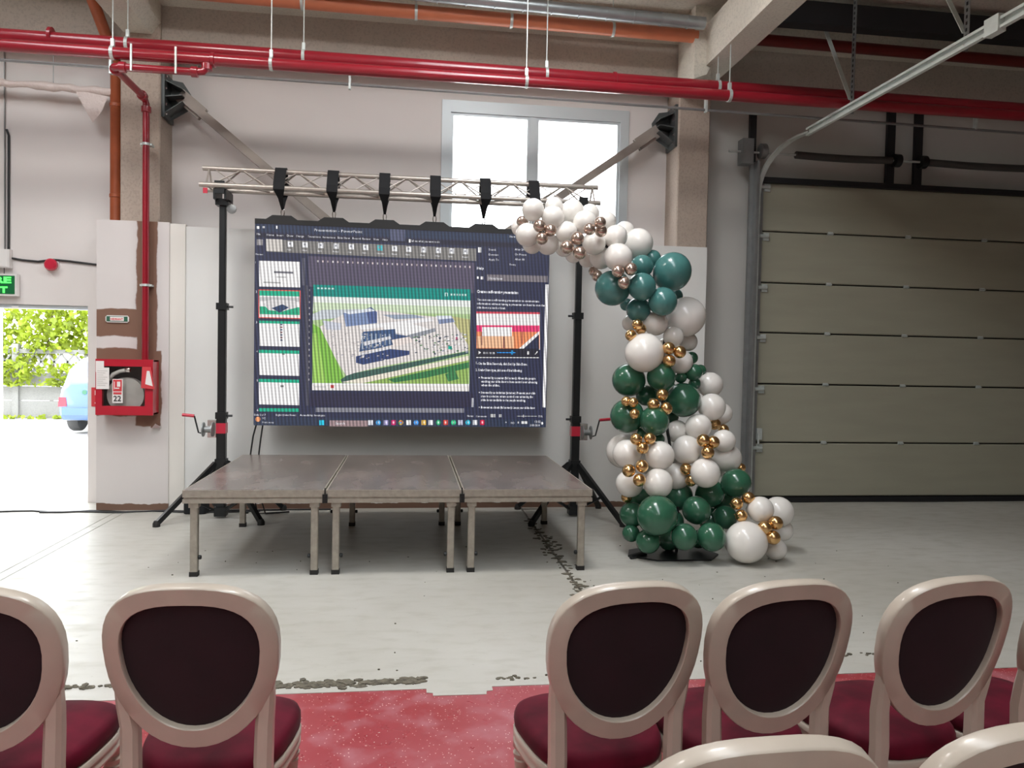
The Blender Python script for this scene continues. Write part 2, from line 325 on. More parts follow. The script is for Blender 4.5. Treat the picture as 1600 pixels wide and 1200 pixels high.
# ---------------------------------------------------------------- sectional door
gd = struct('door_2', MB().box(8.15,8.24,8.44,8.6,0,3.75).box(3.90,3.985,8.44,8.6,0,3.75).box(3.90,8.2,8.46,8.6,3.70,3.76), 'galv_dark')
zz = [.055,.693,1.377,1.972,2.55,3.139,3.70]
for a,b in zip(zz, zz[1:]):
    pn = MB().prism([(8.47,a+.008),(8.462,a+.02),(8.462,b-.02),(8.47,b-.008),(8.51,b-.008),(8.51,a+.008)], 3.985, 8.15, 'x').obj('panel', 'door_panel', gd)
    for hx in (4.83,5.81,6.80):
        if b < 3.6: MB().box(hx-.03,hx+.03,8.452,8.464,b-.016,b+.022).tube([(hx-.035,8.452,b),(hx+.035,8.452,b)],.009,8).obj('hinge', 'galv', pn)
    MB().box(4.0,4.07,8.445,8.464,b-.11,b-.02).tube([(3.95,8.44,b-.06),(4.06,8.44,b-.06)],.022,10).obj('roller', 'galv', pn)
MB().box(3.95,8.2,8.53,8.58,0,3.72).obj('leak_stop','seal',gd); MB().box(3.985,8.15,8.455,8.51,-.0,.05).obj('bottom_seal', 'seal', gd); MB().box(3.93,8.15,8.40,8.47,3.685,3.745).obj('top_seal', 'seal', gd)  # dark sheet added behind the panels to stop light leaking through the joints
for z0 in (.78,): MB().box(3.985,4.05,8.42,8.462,z0-.05,z0+.08).tube([(4.0,8.41,z0+.02),(4.0,8.41,z0-.1)],.012,8).obj('bolt_lock', 'galv', gd)
# the door's track, shaft and springs
tk = thing('door_track', 'galvanised curved track running from the sectional door back under the ceiling', 'door track', (4.1,8.4,0))
MB().box(3.84,3.87,8.30,8.44,0,3.9).box(3.80,3.84,8.40,8.44,0,3.9).obj('vertical_angle', 'galv_dark', tk)
MB().box(3.89,3.915,8.36,8.42,0,3.6).obj('vertical_track', 'galv', tk); MB().box(8.27,8.30,8.30,8.44,0,3.9).box(8.22,8.245,8.36,8.42,0,3.6).obj('vertical_angle', 'galv_dark', tk)
arc = [(3.90+.30*(1-math.cos(t)) , 8.39-.55*(1-math.cos(t)), 3.55+.55*math.sin(t)) for t in [i*math.pi/16 for i in range(9)]]
mb = MB()
for p,q in zip(arc,arc[1:]): mb.bar(p,q,.022,.055,(1,0,.01))
mb.obj('curved_track', 'galv', tk)
mb = MB(); y0,y1 = -1.,7.84; zt = 4.10
mb.box(4.19,4.20,y0,y1,zt-.035,zt+.035).box(4.155,4.19,y0,y1,zt-.042,zt-.033).box(4.155,4.19,y0,y1,zt+.033,zt+.042).box(4.155,4.16,y0,y1,zt+.02,zt+.033).box(4.155,4.16,y0,y1,zt-.033,zt-.02)
mb.obj('horizontal_track', 'galv_bright', tk)
MB().box(4.14,4.205,5.10,5.24,zt-.06,zt+.065).obj('splice_plate', 'galv_bright', tk)
for yh in (7.05,5.50,3.2,1.):
    mb = MB(); mb.box(4.20,4.204,yh-.03,yh+.03,zt-.04,6).box(4.204,4.24,yh+.026,yh+.03,zt-.04,6); h = mb.obj('hanger', 'galv_dark', tk)
    mb = MB()
    for i in range(28): mb.box(4.197,4.1999,yh-.008,yh+.008,zt+.05+i*.05,zt+.075+i*.05)
    mb.obj('slot_row', 'black_metal', h)
    MB().bar((4.195,yh+.01,zt+.09),(4.195,yh+.80,zt+1.45),.006,.045,(1,0,0)).obj('stay', 'galv_bright', tk)
    MB().lathe([(.012,0),(.012,.012)],6,(4.182,yh,zt-.01),'x').obj('bolt','chrome',tk)
sh = thing('torsion_shaft', 'dark spring shaft over the sectional door on two black brackets', 'door spring', (5.8,8.35,4.0))
MB().tube([(3.52,8.36,4.0),(8.1,8.36,4.0)],.013,8).obj('shaft', 'galv', sh)
for a,b in ((4.32,5.50),(5.96,7.5)):
    pts = [(a+(b-a)*i/12,8.36,4.0-.012*math.sin(math.pi*i/12)) for i in range(13)]
    MB().tube(pts,.042,14).obj('spring', 'spring', sh, True)
for xb in (5.53,5.88): MB().box(xb-.05,xb+.05,8.42,8.46,3.73,4.62).obj('bracket_bar','seal',sh); 
for xb in (5.57,5.90): MB().lathe([(.03,-.045),(.075,-.04),(.075,.03),(.05,.045)],14,(xb,8.36,4.0),'x').obj('winding_cone','black_metal',sh,True)
MB().box(3.79,3.87,8.42,8.46,3.9,4.46).obj('bracket_bar','seal',sh)
MB().box(3.66,3.79,8.30,8.44,3.86,4.14).obj('bearing_box','galv_dark',sh); MB().lathe([(.06,-.04),(.085,-.03),(.085,.03),(.06,.05)],16,(3.92,8.36,4.02),'x').obj('cable_drum','galv_dark',sh,True)

# ---------------------------------------------------------------- pipes and services
def pipe(name, pts, r, m, label, cat='pipe', n=14, rings=(), ring_m='galv'):
    o = thing(name, label, cat, pts[0]); MB().tube(pts, r, n).obj('pipe_run', m, o, True)
    for a in rings:
        p, q = Vector(a), Vector(a)
        MB().lathe([(r+.004,-.018),(r+.012,-.014),(r+.012,.014),(r+.004,.018)],14,a,'x').obj('coupling', ring_m, o, True)
    return o
p1 = pipe('sprinkler_main', [(-14,7.5,4.43),(0,7.5,4.39),(14,7.5,4.35)], .066, 'pipe_red', 'thick red sprinkler main, the upper of the two long pipes', rings=[(-3.25,7.5,4.43),(1.95,7.5,4.385)], ring_m='pipe_red')
p2 = pipe('sprinkler_line', [(-14,7.2,4.225),(0,7.2,4.205),(14,7.2,4.185)], .052, 'pipe_red', 'red sprinkler pipe running lower and nearer than the thick main', rings=[(-1.78,7.2,4.205)], ring_m='pipe_red')
for z0 in (0,):
    pt = thing('conduit', 'thin grey steel conduit stretched along under the red pipes', 'conduit', (0,7.6,4.2))
    MB().tube([(-14,7.6,4.27),(0,7.6,4.205),(14,7.6,4.10)],.014,8).obj('conduit_run','galv_dark',pt,True)
    for xc in (-2.78,-.62,2.94,5.95): MB().box(xc-.01,xc+.01,7.575,7.625,4.16,4.36).obj('clip','galv',pt)
br = thing('hydrant_branch', 'red branch pipe dropping from the sprinkler line to the hydrant cabinet', 'pipe', (-2.63,8.09,1.5))
MB().tube([(-1.83,7.2,4.2),(-1.83,7.19,4.13),(-1.86,7.18,4.095),(-1.92,7.18,4.085),(-2.55,7.18,4.085),(-2.60,7.20,4.09),(-2.625,7.26,4.1),(-2.63,8.03,4.1),(-2.63,8.09,4.06),(-2.63,8.09,1.5)],.033,14).obj('pipe_run','pipe_red',br,True)
for a,ax in (((-1.83,7.195,4.14),'z'),((-1.93,7.18,4.085),'x'),((-2.53,7.18,4.085),'x'),((-2.63,7.30,4.1),'y'),((-2.63,7.98,4.1),'y'),((-2.63,8.09,4.0),'z')):
    MB().lathe([(.036,-.03),(.047,-.026),(.047,.026),(.036,.03)],14,a,ax).obj('coupling','pipe_red',br,True)
for zc in (3.66,2.27): MB().lathe([(.034,-.012),(.041,-.012),(.041,.012),(.034,.012)],12,(-2.63,8.09,zc),'z').box(-2.685,-2.575,8.085,8.17,zc-.01,zc+.01).obj('pipe_clamp','galv',br)
# hanger rods
for i,(x,y,zb,zt,lab) in enumerate([(-1.28,7.2,4.14,5.6,'threaded rod hanger holding the lower red pipe over the screen'),(-1.04,7.5,4.32,5.6,'threaded rod hanger holding the thick red main above the screen'),
    (1.03,7.2,4.13,5.6,'paired threaded rod of the lower red pipe before the window'),(1.27,7.5,4.3,5.6,'paired threaded rod of the thick red main before the window'),
    (-2.62,7.2,4.15,4.81,'short rod hanger of the red pipe under the cross beam by the drain'),(-2.60,7.5,4.36,4.81,'short rod hanger of the thick main under the cross beam by the drain'),
    (3.02,7.2,4.08,4.70,'short rod hanger of the red pipe under the cross beam near the garage door'),(3.02,7.5,4.29,4.70,'short rod hanger of the thick main under the cross beam near the garage door')]):
    r = .052 if y < 7.3 else .066; pz = (4.225-.00143*(x+14) if y<7.3 else 4.43-.0029*(x+14)); h = thing('pipe_hanger', lab, 'hanger', (x,y,zt), group='rod hangers of the red pipes')
    MB().tube([(x,y,pz+r+.01),(x,y,zt)],.006,6).obj('rod','galv',h); MB().lathe([(r+.001,-.014),(r+.008,-.014),(r+.008,.014),(r+.001,.014)],16,(x,y,pz),'x').box(x-.014,x+.014,y-.015,y+.015,pz+r,pz+r+.07).obj('clevis_ring','galv',h)
for xs,lab in ((-2.45,'silver strap'),(-2.08,'silver strap')): MB().box(xs-.008,xs+.008,7.14,7.15,4.05,4.28).obj('strap','galv',br)
og = thing('drain_pipe', 'orange plastic drain pipe under the roof edge above the window', 'pipe', (0,7.8,5.02))
MB().tube([(-2.55,7.8,5.05),(2.9,7.8,5.0)],.066,16).obj('pipe_run','pipe_orange',og,True)
for xc in (-1.1,.0,.95,2.0): MB().lathe([(.067,-.014),(.075,-.014),(.075,.014),(.067,.014)],16,(xc,7.8,5.035-.0092*(xc+2.55)+.01),'x').tube([(xc,7.8,5.08),(xc,7.8,5.3)],.005,6).obj('pipe_clamp','galv',og,True)
du = thing('cable_duct', 'grey metal duct above the orange drain pipe', 'duct', (0,7.6,5.1))
MB().tube([(-2.5,7.6,5.14),(0,7.6,5.11),(2.9,7.6,5.05)],.062,14).obj('duct_run','duct',du,True)
for i in range(10): MB().lathe([(.063,-.006),(.068,-.006),(.068,.006),(.063,.006)],14,(.2+i*.28,7.6,5.108-.0207*(.2+i*.28)),'x').obj('duct_rib','duct',du,True)
pipe('roof_pipe', [(3.35,7.8,5.02),(14,7.8,4.95)], .06, 'pipe_red_old', 'dull red pipe high under the roof above the sectional door')
MB_ = MB().box(3.4,14,7.3,7.45,5.0,5.22); tag(MB_.obj('steel_channel','seal'), 'black steel channel high above the sectional door track', 'steel channel')
dp = thing('down_pipe', 'brown plastic drain downpipe beside the concrete column', 'pipe', (-3.03,8.42,2.9))
MB().tube([(-3.10,7.6,5.24),(-3.07,8.0,4.92),(-3.04,8.36,4.62),(-3.03,8.42,4.54),(-3.03,8.42,2.92)],.055,14).obj('pipe_run','pipe_brown',dp,True)
for zc in (4.12,3.2): MB().lathe([(.056,-.02),(.061,-.016),(.061,.016),(.056,.02)],14,(-3.03,8.42,zc),'z').obj('joint_ring','pipe_brown',dp,True)
wp = thing('wrapped_pipe', 'pipe wrapped in pale plastic film along the upper white wall', 'pipe', (-3.6,8.42,4.26))
pts = [(-14,8.42,4.33)]+[(-5+1.93*i/24,8.42,4.30-.05*(i/24)+random.uniform(-.008,.008)) for i in range(25)]
MB().tube(pts,[.035]+[.036+random.uniform(-.007,.01) for _ in range(25)],9).obj('wrapping','plastic_wrap',wp,True)
MB().add([(-3.42,8.40,4.25),(-3.3,8.39,4.02),(-3.25,8.41,3.93),(-3.16,8.40,4.05),(-3.1,8.40,4.2)],[(0,1,2,3,4)]).obj('loose_film','plastic_wrap',wp)
for xr in (-3.63,-4.14): MB().tube([(xr,8.42,4.26),(xr,8.42,4.66)],.004,5).obj('rod','galv_dark',wp)

# ---------------------------------------------------------------- steel bracing behind the screen
for nm,a,b,cx,sx,lab in (('bracing_strut',(-2.36,8.45,4.23),(-.50,8.45,2.72),-2.55,1,'grey steel strut descending from the bracket on the column by the hydrant'),('bracing_strut',(2.66,8.45,4.165),(.55,8.45,2.66),2.89,-1,'grey steel strut crossing the window down from the other column bracket')):
    o = thing(nm, lab, 'strut', (cx,8.45,4.25), group='diagonal bracing struts'); MB().bar(a,b,.085,.085,(0,1,0)).obj('tube','steel_brace',o)
    a_, b_ = Vector(a), Vector(b); d = (b_-a_).normalized(); MB().bar(a_-d*.08,a_+d*.22,.012,.14,(0,0,1)).bar(a_-d*.08+Vector((0,.05,0)),a_+d*.22+Vector((0,.05,0)),.012,.14).obj('gusset','steel_brace',o)
    MB().box(min(cx,cx+sx*.03),max(cx,cx+sx*.03),8.29,8.60,4.0,4.46).obj('base_plate','bracket',o)
    for zr in (4.06,4.22,4.38): MB().prism([(cx+sx*.03,zr-.006),(cx+sx*.03,zr+.006),(cx+sx*.19,4.24+.4*(zr-4.22)+.004),(cx+sx*.19,4.24+.4*(zr-4.22)-.004)],8.33,8.56,'y').obj('stiffener','bracket',o)
    MB().prism([(cx+sx*.03,4.02),(cx+sx*.20,4.13),(cx+sx*.23,4.30),(cx+sx*.15,4.42),(cx+sx*.03,4.44)],8.50,8.515,'y').obj('side_plate','bracket',o)
    for zb in (4.04,4.14,4.30,4.42): MB().lathe([(.014,0),(.014,.015)],6,(cx+sx*.03+(0 if sx>0 else -.015),8.33,zb),'x').obj('bolt','chrome',o)

# ---------------------------------------------------------------- wall fittings beside the door
es = thing('exit_sign', 'green lit FIRE EXIT sign box above the yard door', 'sign', (-4.16,8.54,2.26))
MB().box(-4.42,-4.028,8.52,8.585,2.155,2.378).obj('housing','white_plastic',es)
fc = MB().box(-4.405,-4.045,8.515,8.521,2.172,2.360).obj('lit_face','exit_green',es)
mb = MB(); letters(mb,'FIRE',-4.21,8.513,2.285,.085,bold=.004,wide=.27); letters(mb,'EXIT',-4.225,8.513,2.185,.085,bold=.004,wide=.23); mb.obj('lettering','exit_letters',fc)
MB().tube([(-4.16,8.55,2.378),(-4.16,8.55,2.44)],.004,5).obj('cord','black_plastic',es)
jb = thing('junction_box', 'white junction box on the wall above the exit sign', 'junction box', (-4.2,8.55,2.5)); MB().box(-4.32,-4.10,8.52,8.6,2.44,2.63,.006).obj('box','white_plastic',jb); MB().box(-4.31,-4.11,8.512,8.52,2.45,2.62).obj('cover','white_plastic',jb)
cb = thing('wall_cable', 'black cable coming down the wall and sagging past the red siren', 'cable', (-3.7,8.58,2.55))
MB().tube([(-4.10,8.585,2.545),(-4.0,8.585,2.53),(-3.85,8.585,2.52),(-3.7,8.585,2.545),(-3.55,8.585,2.535),(-3.4,8.585,2.52),(-3.2,8.585,2.50),(-3.1,8.585,2.50)],.011,8).obj('sagging_run','black_plastic',cb,True)
MB().tube([(-4.15,8.585,3.86),(-4.13,8.585,3.80),(-4.135,8.585,2.63)],.012,8).obj('drop','black_plastic',cb,True); MB().tube([(-4.17,8.585,5.0),(-4.17,8.585,2.63)],.008,6).obj('grey_drop','galv_dark',cb,True)
sr = thing('fire_siren', 'round red siren on the wall beside the exit sign', 'siren', (-3.71,8.58,2.485)); MB().lathe([(.048,0),(.062,.015),(.062,.05),(.052,.066),(.02,.07)],22,(-3.71,8.52,2.49),'y').obj('dome','red_plastic',sr,True); MB().lathe([(.068,0),(.068,.016)],22,(-3.71,8.584,2.487),'y').obj('base','white_plastic',sr,True)
fs = thing('alarm_sign', 'small red sign on the wall edge beside the cabinet', 'sign', (-3.17,8.58,1.13))
MB().box(-3.33,-3.20,8.59,8.6,1.02,1.22).obj('plate','print_red',fs); MB().box(-3.295,-3.235,8.586,8.591,1.14,1.19).box(-3.295,-3.235,8.586,8.591,1.05,1.065).obj('print','paper',fs)
hs = thing('hydrant_sign', 'small oblong HIDRANT sign on the bare brown patch', 'sign', (-2.92,8.16,1.93))
MB().prism([(-3.03,1.91),(-3.015,1.895),(-2.825,1.895),(-2.81,1.91),(-2.81,1.95),(-2.825,1.965),(-3.015,1.965),(-3.03,1.95)],8.155,8.17,'y').obj('plate','white_plastic',hs)
MB().box(-3.02,-2.82,8.151,8.156,1.905,1.956).obj('green_field','print_green',hs); MB().box(-2.985,-2.855,8.1485,8.1515,1.911,1.950).obj('white_field','paper',hs); mb = MB(); letters(mb,'HIDRANT',-2.92,8.1475,1.918,.03,bold=.001,wide=.12); mb.obj('lettering','print_red',hs)
hc = thing('hydrant_cabinet', 'red fire hose cabinet with glazed door and coiled hose', 'cabinet', (-2.82,8.1,1.0))
X0,X1,Z0,Z1 = -3.05,-2.525,.985,1.525
MB().box(X0,X1,8.15,8.17,Z0,Z1).box(X0,X0+.015,8.0,8.15,Z0,Z1).box(X1-.015,X1,8.0,8.15,Z0,Z1).box(X0,X1,8.0,8.15,Z0,Z0+.015).box(X0,X1,8.0,8.15,Z1-.015,Z1).obj('body','red_enamel',hc)
MB().box(X0+.016,X1-.016,8.135,8.149,Z0+.016,Z1-.016).obj('lining','cabinet_dark',hc)
dd = MB().box(X0-.005,X0+.055,7.975,7.998,Z0-.005,Z1+.005).box(X1-.07,X1+.005,7.975,7.998,Z0-.005,Z1+.005).box(X0+.055,X1-.07,7.975,7.998,Z0-.005,Z0+.085).box(X0+.055,X1-.07,7.975,7.998,Z1-.065,Z1+.005).obj('door','red_enamel',hc)
MB().box(X0+.055,X1-.07,7.984,7.987,Z0+.085,Z1-.065).obj('pane','glass',dd)
MB().lathe([(.045,0),(.175,0),(.175,.02),(.16,.03),(.165,.06),(.175,.07),(.175,.09),(.045,.09)],28,(-2.795,8.03,1.175),'y').obj('hose_reel','hose',hc,True)
MB().tube([(-2.94,8.01,1.33),(-2.90,8.0,1.38),(-2.84,8.0,1.41),(-2.75,8.0,1.43)],[.02,.02,.018,.022],10).obj('hose_end','hose',hc,True); MB().lathe([(.018,0),(.026,.01),(.026,.05),(.014,.06)],12,(-2.79,8.0,1.425),'x').obj('nozzle','chrome',hc,True)
MB().box(-3.05,-2.975,7.970,7.9745,1.40,1.51).box(-3.045,-2.925,7.966,7.9695,1.235,1.445).obj('paper_notice','paper',hc)
mb = MB()
for i in range(8): mb.box(-3.035,-2.94-.02*(i%3),7.9645,7.966,1.41-i*.02,1.414-i*.02)
mb.obj('notice_lines','hose',hc)
sg = MB().box(-2.895,-2.80,7.966,7.974,1.10,1.335).obj('number_plate','paper',hc); MB().box(-2.888,-2.807,7.963,7.966,1.215,1.328).box(-2.885,-2.81,7.963,7.966,1.185,1.205).obj('red_symbol','print_red',sg)
MB().box(-2.878,-2.872,7.961,7.963,1.235,1.31).box(-2.868,-2.83,7.961,7.963,1.24,1.25).box(-2.85,-2.82,7.961,7.963,1.26,1.31).obj('symbol_cut','paper',sg)
mb = MB(); letters(mb,'22',-2.848,7.963,1.118,.075,bold=.0015); mb.obj('digits','print_dark',sg)
fg = MB().prism([(-2.625,1.25),(-2.50,1.24),(-2.535,1.46),(-2.615,1.46)],7.955,7.965,'y').obj('flag_sign','print_red',hc)
MB().prism([(-2.585,1.29),(-2.515,1.27),(-2.545,1.42),(-2.57,1.42)],7.951,7.9545,'y').obj('flag_symbol','paper',fg)
sb = MB().prism([(-2.58,.84),(-2.50,.84),(-2.50,.86),(-2.545,.885)],8.13,8.17,'y'); tag(sb.obj('socket_stub','chrome'), 'small bare metal stub low on the brown patch under the cabinet', 'pipe stub')
# ---------------------------------------------------------------- stage
def stage_module(x0, label):
    x1 = x0+.99; y0, y1, zt = 5.70, 7.70, .63
    o = thing('stage_platform', label, 'stage', (x0+.495, 6.7, 0), group='stage platforms')
    MB().box(x0+.012,x1-.012,y0+.012,y1-.012,zt-.03,zt).obj('deck','deck',o)
    mb = MB()
    for a,b in ((zt-.052,zt-.002),(zt-.066,zt-.052),(zt-.095,zt-.066)):
        k = .008 if b-a < .02 else 0
        mb.box(x0+k,x1-k,y0+k,y0+.03,a,b).box(x0+k,x1-k,y1-.03,y1-k,a,b).box(x0+k,x0+.03,y0+.03,y1-.03,a,b).box(x1-.03,x1-k,y0+.03,y1-.03,a,b)
    mb.obj('edge_frame','alu_stage',o)
    for lx in (x0+.072,x1-.072):
        for ly in (y0+.05,y1-.33):
            l = MB().box(lx-.026,lx+.026,ly-.026,ly+.026,.03,zt-.095,.006).obj('leg','alu_stage',o)
            MB().box(lx-.029,lx+.029,ly-.029,ly+.029,0,.034).obj('foot','rubber',l)
            sx = 1 if lx < x0+.5 else -1
            MB().lathe([(.008,0),(.016,.004),(.016,.02),(.01,.024)],10,(lx+(.026 if sx>0 else -.05),ly,.135),'x').obj('knob','black_metal',l,True)
            MB().box(lx-.034,lx+.034,ly-.034,ly+.034,zt-.13,zt-.095).obj('socket','alu_stage',l)
    return o
for x0,lab in ((-1.60,'stage platform nearest the hydrant cabinet, with brownish deck'),(-.60,'middle stage platform between the other two'),(.40,'stage platform nearest the balloon arch, deck catching pale light')): stage_module(x0,lab)
for xc in (-.605,.395):
    o = MB().box(xc-.018,xc+.018,5.685,5.70,.535,.60).box(xc-.010,xc+.010,5.675,5.685,.55,.585).box(xc-.004,xc+.004,5.69,5.70,.60,.645)
    tag(o.obj('stage_clamp','black_metal'), 'black clamp joining the middle platform to the '+('hydrant-side one' if xc<0 else 'balloon-side one'), 'clamp', 'stage clamps')

# ---------------------------------------------------------------- truss lifting stands
def lift_stand(x, y, sx, feet, label):
    o = thing('truss_stand', label, 'stand', (x,y,0), group='truss lifting stands')
    for a,b,s in ((.06,1.02,.042),(.95,2.08,.036),(2.0,3.05,.030)):
        MB().box(x-s,x+s,y-s,y+s,a,b,.006).obj('mast_section','black_metal',o)
    MB().box(x-.055,x+.055,y-.055,y+.055,.02,.11).obj('hub','black_metal',o)
    for zc in (1.0,2.06): MB().box(x-.05,x+.05,y-.05,y+.05,zc-.03,zc+.035).tube([(x-sx*.05,y,zc),(x-sx*.10,y,zc)],.011,8).obj('collar','black_metal',o)
    MB().box(x-.047,x+.047,y-.047,y+.047,.83,.93).obj('red_band','red_plastic',o)
    MB().box(x-.052,x+.052,y-.052,y+.052,.50,.58).obj('leg_collar','black_metal',o)
    for fx,fy in feet:
        d = Vector((fx-x,fy-y,0)).normalized(); top = Vector((x,y,.54))+d*.06; ft = Vector((fx,fy,.025)); mid = top.lerp(ft,.55)
        l = MB().bar(top,ft,.042).obj('leg','black_metal',o); MB().bar(Vector((x,y,.07))+d*.05,mid,.022).obj('strut','black_metal',l)
        MB().lathe([(.034,0),(.034,.03),(.022,.055)],12,(fx,fy,0)).obj('foot','rubber',l,True)
    wx = x+sx*.10
    MB().box(min(x+sx*.042,wx+sx*.02),max(x+sx*.042,wx+sx*.02),y-.05,y+.03,.79,.96).obj('winch_plate','chrome',o)
    w_ = MB().lathe([(.03,-.05),(.07,-.05),(.07,-.04),(.03,-.035),(.03,.03),(.07,.035),(.07,.045),(.03,.045)],18,(wx+sx*.01,y-.06,.87),'x').obj('winch_drum','galv_dark',o,True)
    c_ = MB().tube([(wx+sx*.06,y-.06,.83),(wx+sx*.10,y-.06,.84),(wx+sx*.14,y-.06,1.0)],.008,8).obj('crank','black_metal',o,True)
    MB().tube([(wx+sx*.14,y-.06,1.0),(wx+sx*.25,y-.06,1.01)],.016,10).obj('crank_grip','red_plastic',c_,True)
    MB().box(x-.06,x+.06,y-.06,y+.06,3.03,3.09).box(x-.06,x-.04,y-.14,y+.14,3.07,3.17).box(x+.04,x+.06,y-.14,y+.14,3.07,3.17).box(x-.045,x+.045,y-.16,y-.135,3.12,3.24).obj('fork_head','black_metal',o)
    MB().lathe([(.035,-.012),(.045,-.008),(.045,.008),(.035,.012)],14,(x+.085,y-.03,3.0),'y').obj('pulley','galv_dark',o,True)
lift_stand(-1.82,7.78,-1,[(-2.30,7.39),(-1.375,7.43),(-1.28,8.12),(-2.18,8.10)],'black lifting stand under the truss end nearest the hydrant cabinet')
lift_stand(1.69,7.74,1,[(2.07,7.21),(1.18,7.28),(1.16,8.10),(2.05,8.12)],'black lifting stand under the truss end nearest the balloon arch')
tr = thing('truss', 'silver triangular lighting truss carried between the two lifting stands', 'truss', (-.07,7.74,3.19))
CH = [(7.74,3.375,.024),(7.62,3.195,.024),(7.86,3.195,.024)]; TX0,TX1 = -2.0,1.87
for y,z,r in CH: MB().tube([(TX0,y,z),(TX1,y,z)],r,12).obj('chord','alu',tr,True)
nb = 14; st = (TX1-TX0-.2)/nb
for i in range(nb):
    a = TX0+.1+i*st; b = a+st; f0 = (a,b) if i%2 else (b,a)
    for (ya,za,_),(yb,zb,_) in ((CH[0],CH[1]),(CH[0],CH[2])): MB().tube([(f0[0],ya,za),(f0[1],yb,zb)],.008,6).obj('brace','alu',tr)
    MB().tube([(a,CH[1][0],3.195),(b,CH[2][0],3.195)] if i%2 else [(a,CH[2][0],3.195),(b,CH[1][0],3.195)],.008,6).obj('brace','alu',tr)
    MB().tube([(f0[1],CH[0][0],3.375),(f0[0],CH[1][0],3.195)],.006,6).obj('brace','alu',tr)
for xe in (TX0+.06,TX1-.06):
    for y,z,r in CH[1:]: MB().tube([(xe,7.74,3.375),(xe,y,z)],.009,6).obj('end_brace','alu',tr)
    MB().tube([(xe,7.62,3.195),(xe,7.86,3.195)],.009,6).obj('end_brace','alu',tr)
MB().box(-1.96,-1.92,7.59,7.60,3.11,3.16).obj('red_tag','red_plastic',tr)

# ---------------------------------------------------------------- LED wall
SX0,SX1,SZ0,SZ1,SY = -1.52,1.39,.915,2.875,7.78
sc = thing('led_screen', 'large LED wall showing a presentation with an aerial factory picture', 'screen', ((SX0+SX1)/2,SY+.05,SZ0))
MB().box(SX0,SX1,SY+.004,SY+.09,SZ0,SZ1).obj('cabinet_body','black_plastic',sc)
MB().box(SX0-.004,SX1+.004,SY-.002,SY+.10,SZ1,SZ1+.05).obj('top_bar','black_plastic',sc)
HX = [-1.27,-.775,-.28,.215,.71,1.20]
for i,h in enumerate(HX): MB().prism([(h-.15,SZ1+.05),(h-.09,SZ1+.09),(h+.09,SZ1+.09),(h+.15,SZ1+.05)],SY,SY+.09,'y').obj('hanging_bracket','black_plastic',sc)
def uv(px, py):
    v = .5
    for _ in range(4):
        u = (px-(401-6*v))/(458.-.5*v); v = (py-(351+21*u))/((661+7*u)-(351+21*u))
    return SX0+(SX1-SX0)*u, SZ1-(SZ1-SZ0)*v
D = MB(); LAY = [0]
def poly(pts, col):
    LAY[0] += 1; y = SY-.00002*LAY[0]
    D.add([(uv(*p)[0],y,uv(*p)[1]) for p in pts], [tuple(range(len(pts)))], col)
def rect(x0,y0,x1,y1,col,tilt=None):
    t = (tilt if tilt is not None else .046-.032*((y0+y1)/2-351)/310)*(x1-x0); poly([(x0,y0),(x1,y0+t),(x1,y1+t),(x0,y1)], col)
def word(s,x,y,h,col=(.9,.9,.95),wide=None,bold=.0):
    LAY[0] += 1; X,Z = uv(x,y); mb = MB(); letters(mb,s,X,SY-.00002*LAY[0],Z,h*.0064*1.35,False,bold,col,wide*.00637 if wide else None)
    D.v and None; o = len(D.v); D.v += mb.v; D.f += [tuple(i+o for i in f) for f in mb.f]; D.c += mb.c
NAVY,DARK,GRY,WHT = (.030,.034,.075),(.022,.022,.045),(.26,.24,.25),(.92,.90,.90)
poly([(400.5,351),(859,372),(852,668),(395,661)], NAVY)
rect(401,352,858,363,(.028,.042,.085)); rect(401,365,858,372,(.02,.02,.04))
word('Presentation - PowerPoint',489,363,4.2,wide=73); word('File',403,368.5,3.2); 
for s,x in zip('Home Insert Draw Design Transitions Animations'.split(),(418,433,448,462,479,501)): word(s,x,369+(x-403)*.046,3.2)
for s,x in (('Slide Show',524),('Record',547),('Review',562),('View',579),('Help',593)): word(s,x,369+(x-403)*.046,3.2)
rect(605,358,628,378,(.09,.10,.17),.046)
word('Tell me what you want to do',636,380,3.6,wide=46); word('Share',793,374,3.2)
rect(403,355,407,359,WHT); rect(412,355,415,358,WHT); rect(432,354.5,434,359,WHT); rect(634,376,637,381,WHT)
rect(403,375,412,384,(.35,.33,.34)); word('Preview',401,399,2.6)
rect(418,375,740,394,(.22,.21,.20),.050); rect(417,374.5,441,393,(.62,.58,.54))
for i,x in enumerate((428,453,475,499,522,545,567,589,612,634,657,680,701,723)):
    y = 380+(x-418)*.047
    if i: rect(x-4,y-3,x+4,y+5,(.06,.45,.50) if i==7 else (.85,.85,.88)); rect(x-2,y-1,x+1,y+2,(.30,.30,.34)); word(('Fade','Push','Wipe','Split','Reveal','Cut','Bars','Uncover','Shape')[i%9],x-5,y+10.5,2.6)
word('Transition to This Slide',575,408,2.6,wide=28)
rect(743,389,748,397,(.8,.8,.8)); 
for i,(s,s2) in enumerate((('Sound:','After 24'),('Duration','On Mouse'),('Apply To','After: 00'))): word(s,760,394+i*7.6,3.2); word(s2,802,394+i*7.6,3.2)
word('Timing',793,417,2.8)
rect(470,404,475,446,(.10,.10,.14))
rect(480,401,737,448,(.10,.085,.135),.046)
for i in range(32):
    x = 493+i*7.6; rect(x,407+(x-480)*.043,x+2.2,410+(x-480)*.043,(.6,.5,.5) if i%3 else (.8,.75,.75))
def thumb(y0,y1,head,x0=406,x1=467):
    rect(x0,y0,x1,y1,WHT,.03)
    if head: rect(x0,y0,x1,y0+head,(.01,.42,.25),.03)
for i,y in enumerate((408,453,500,545,590,636)): word(str(i+1),400.5,y+4,3.4)
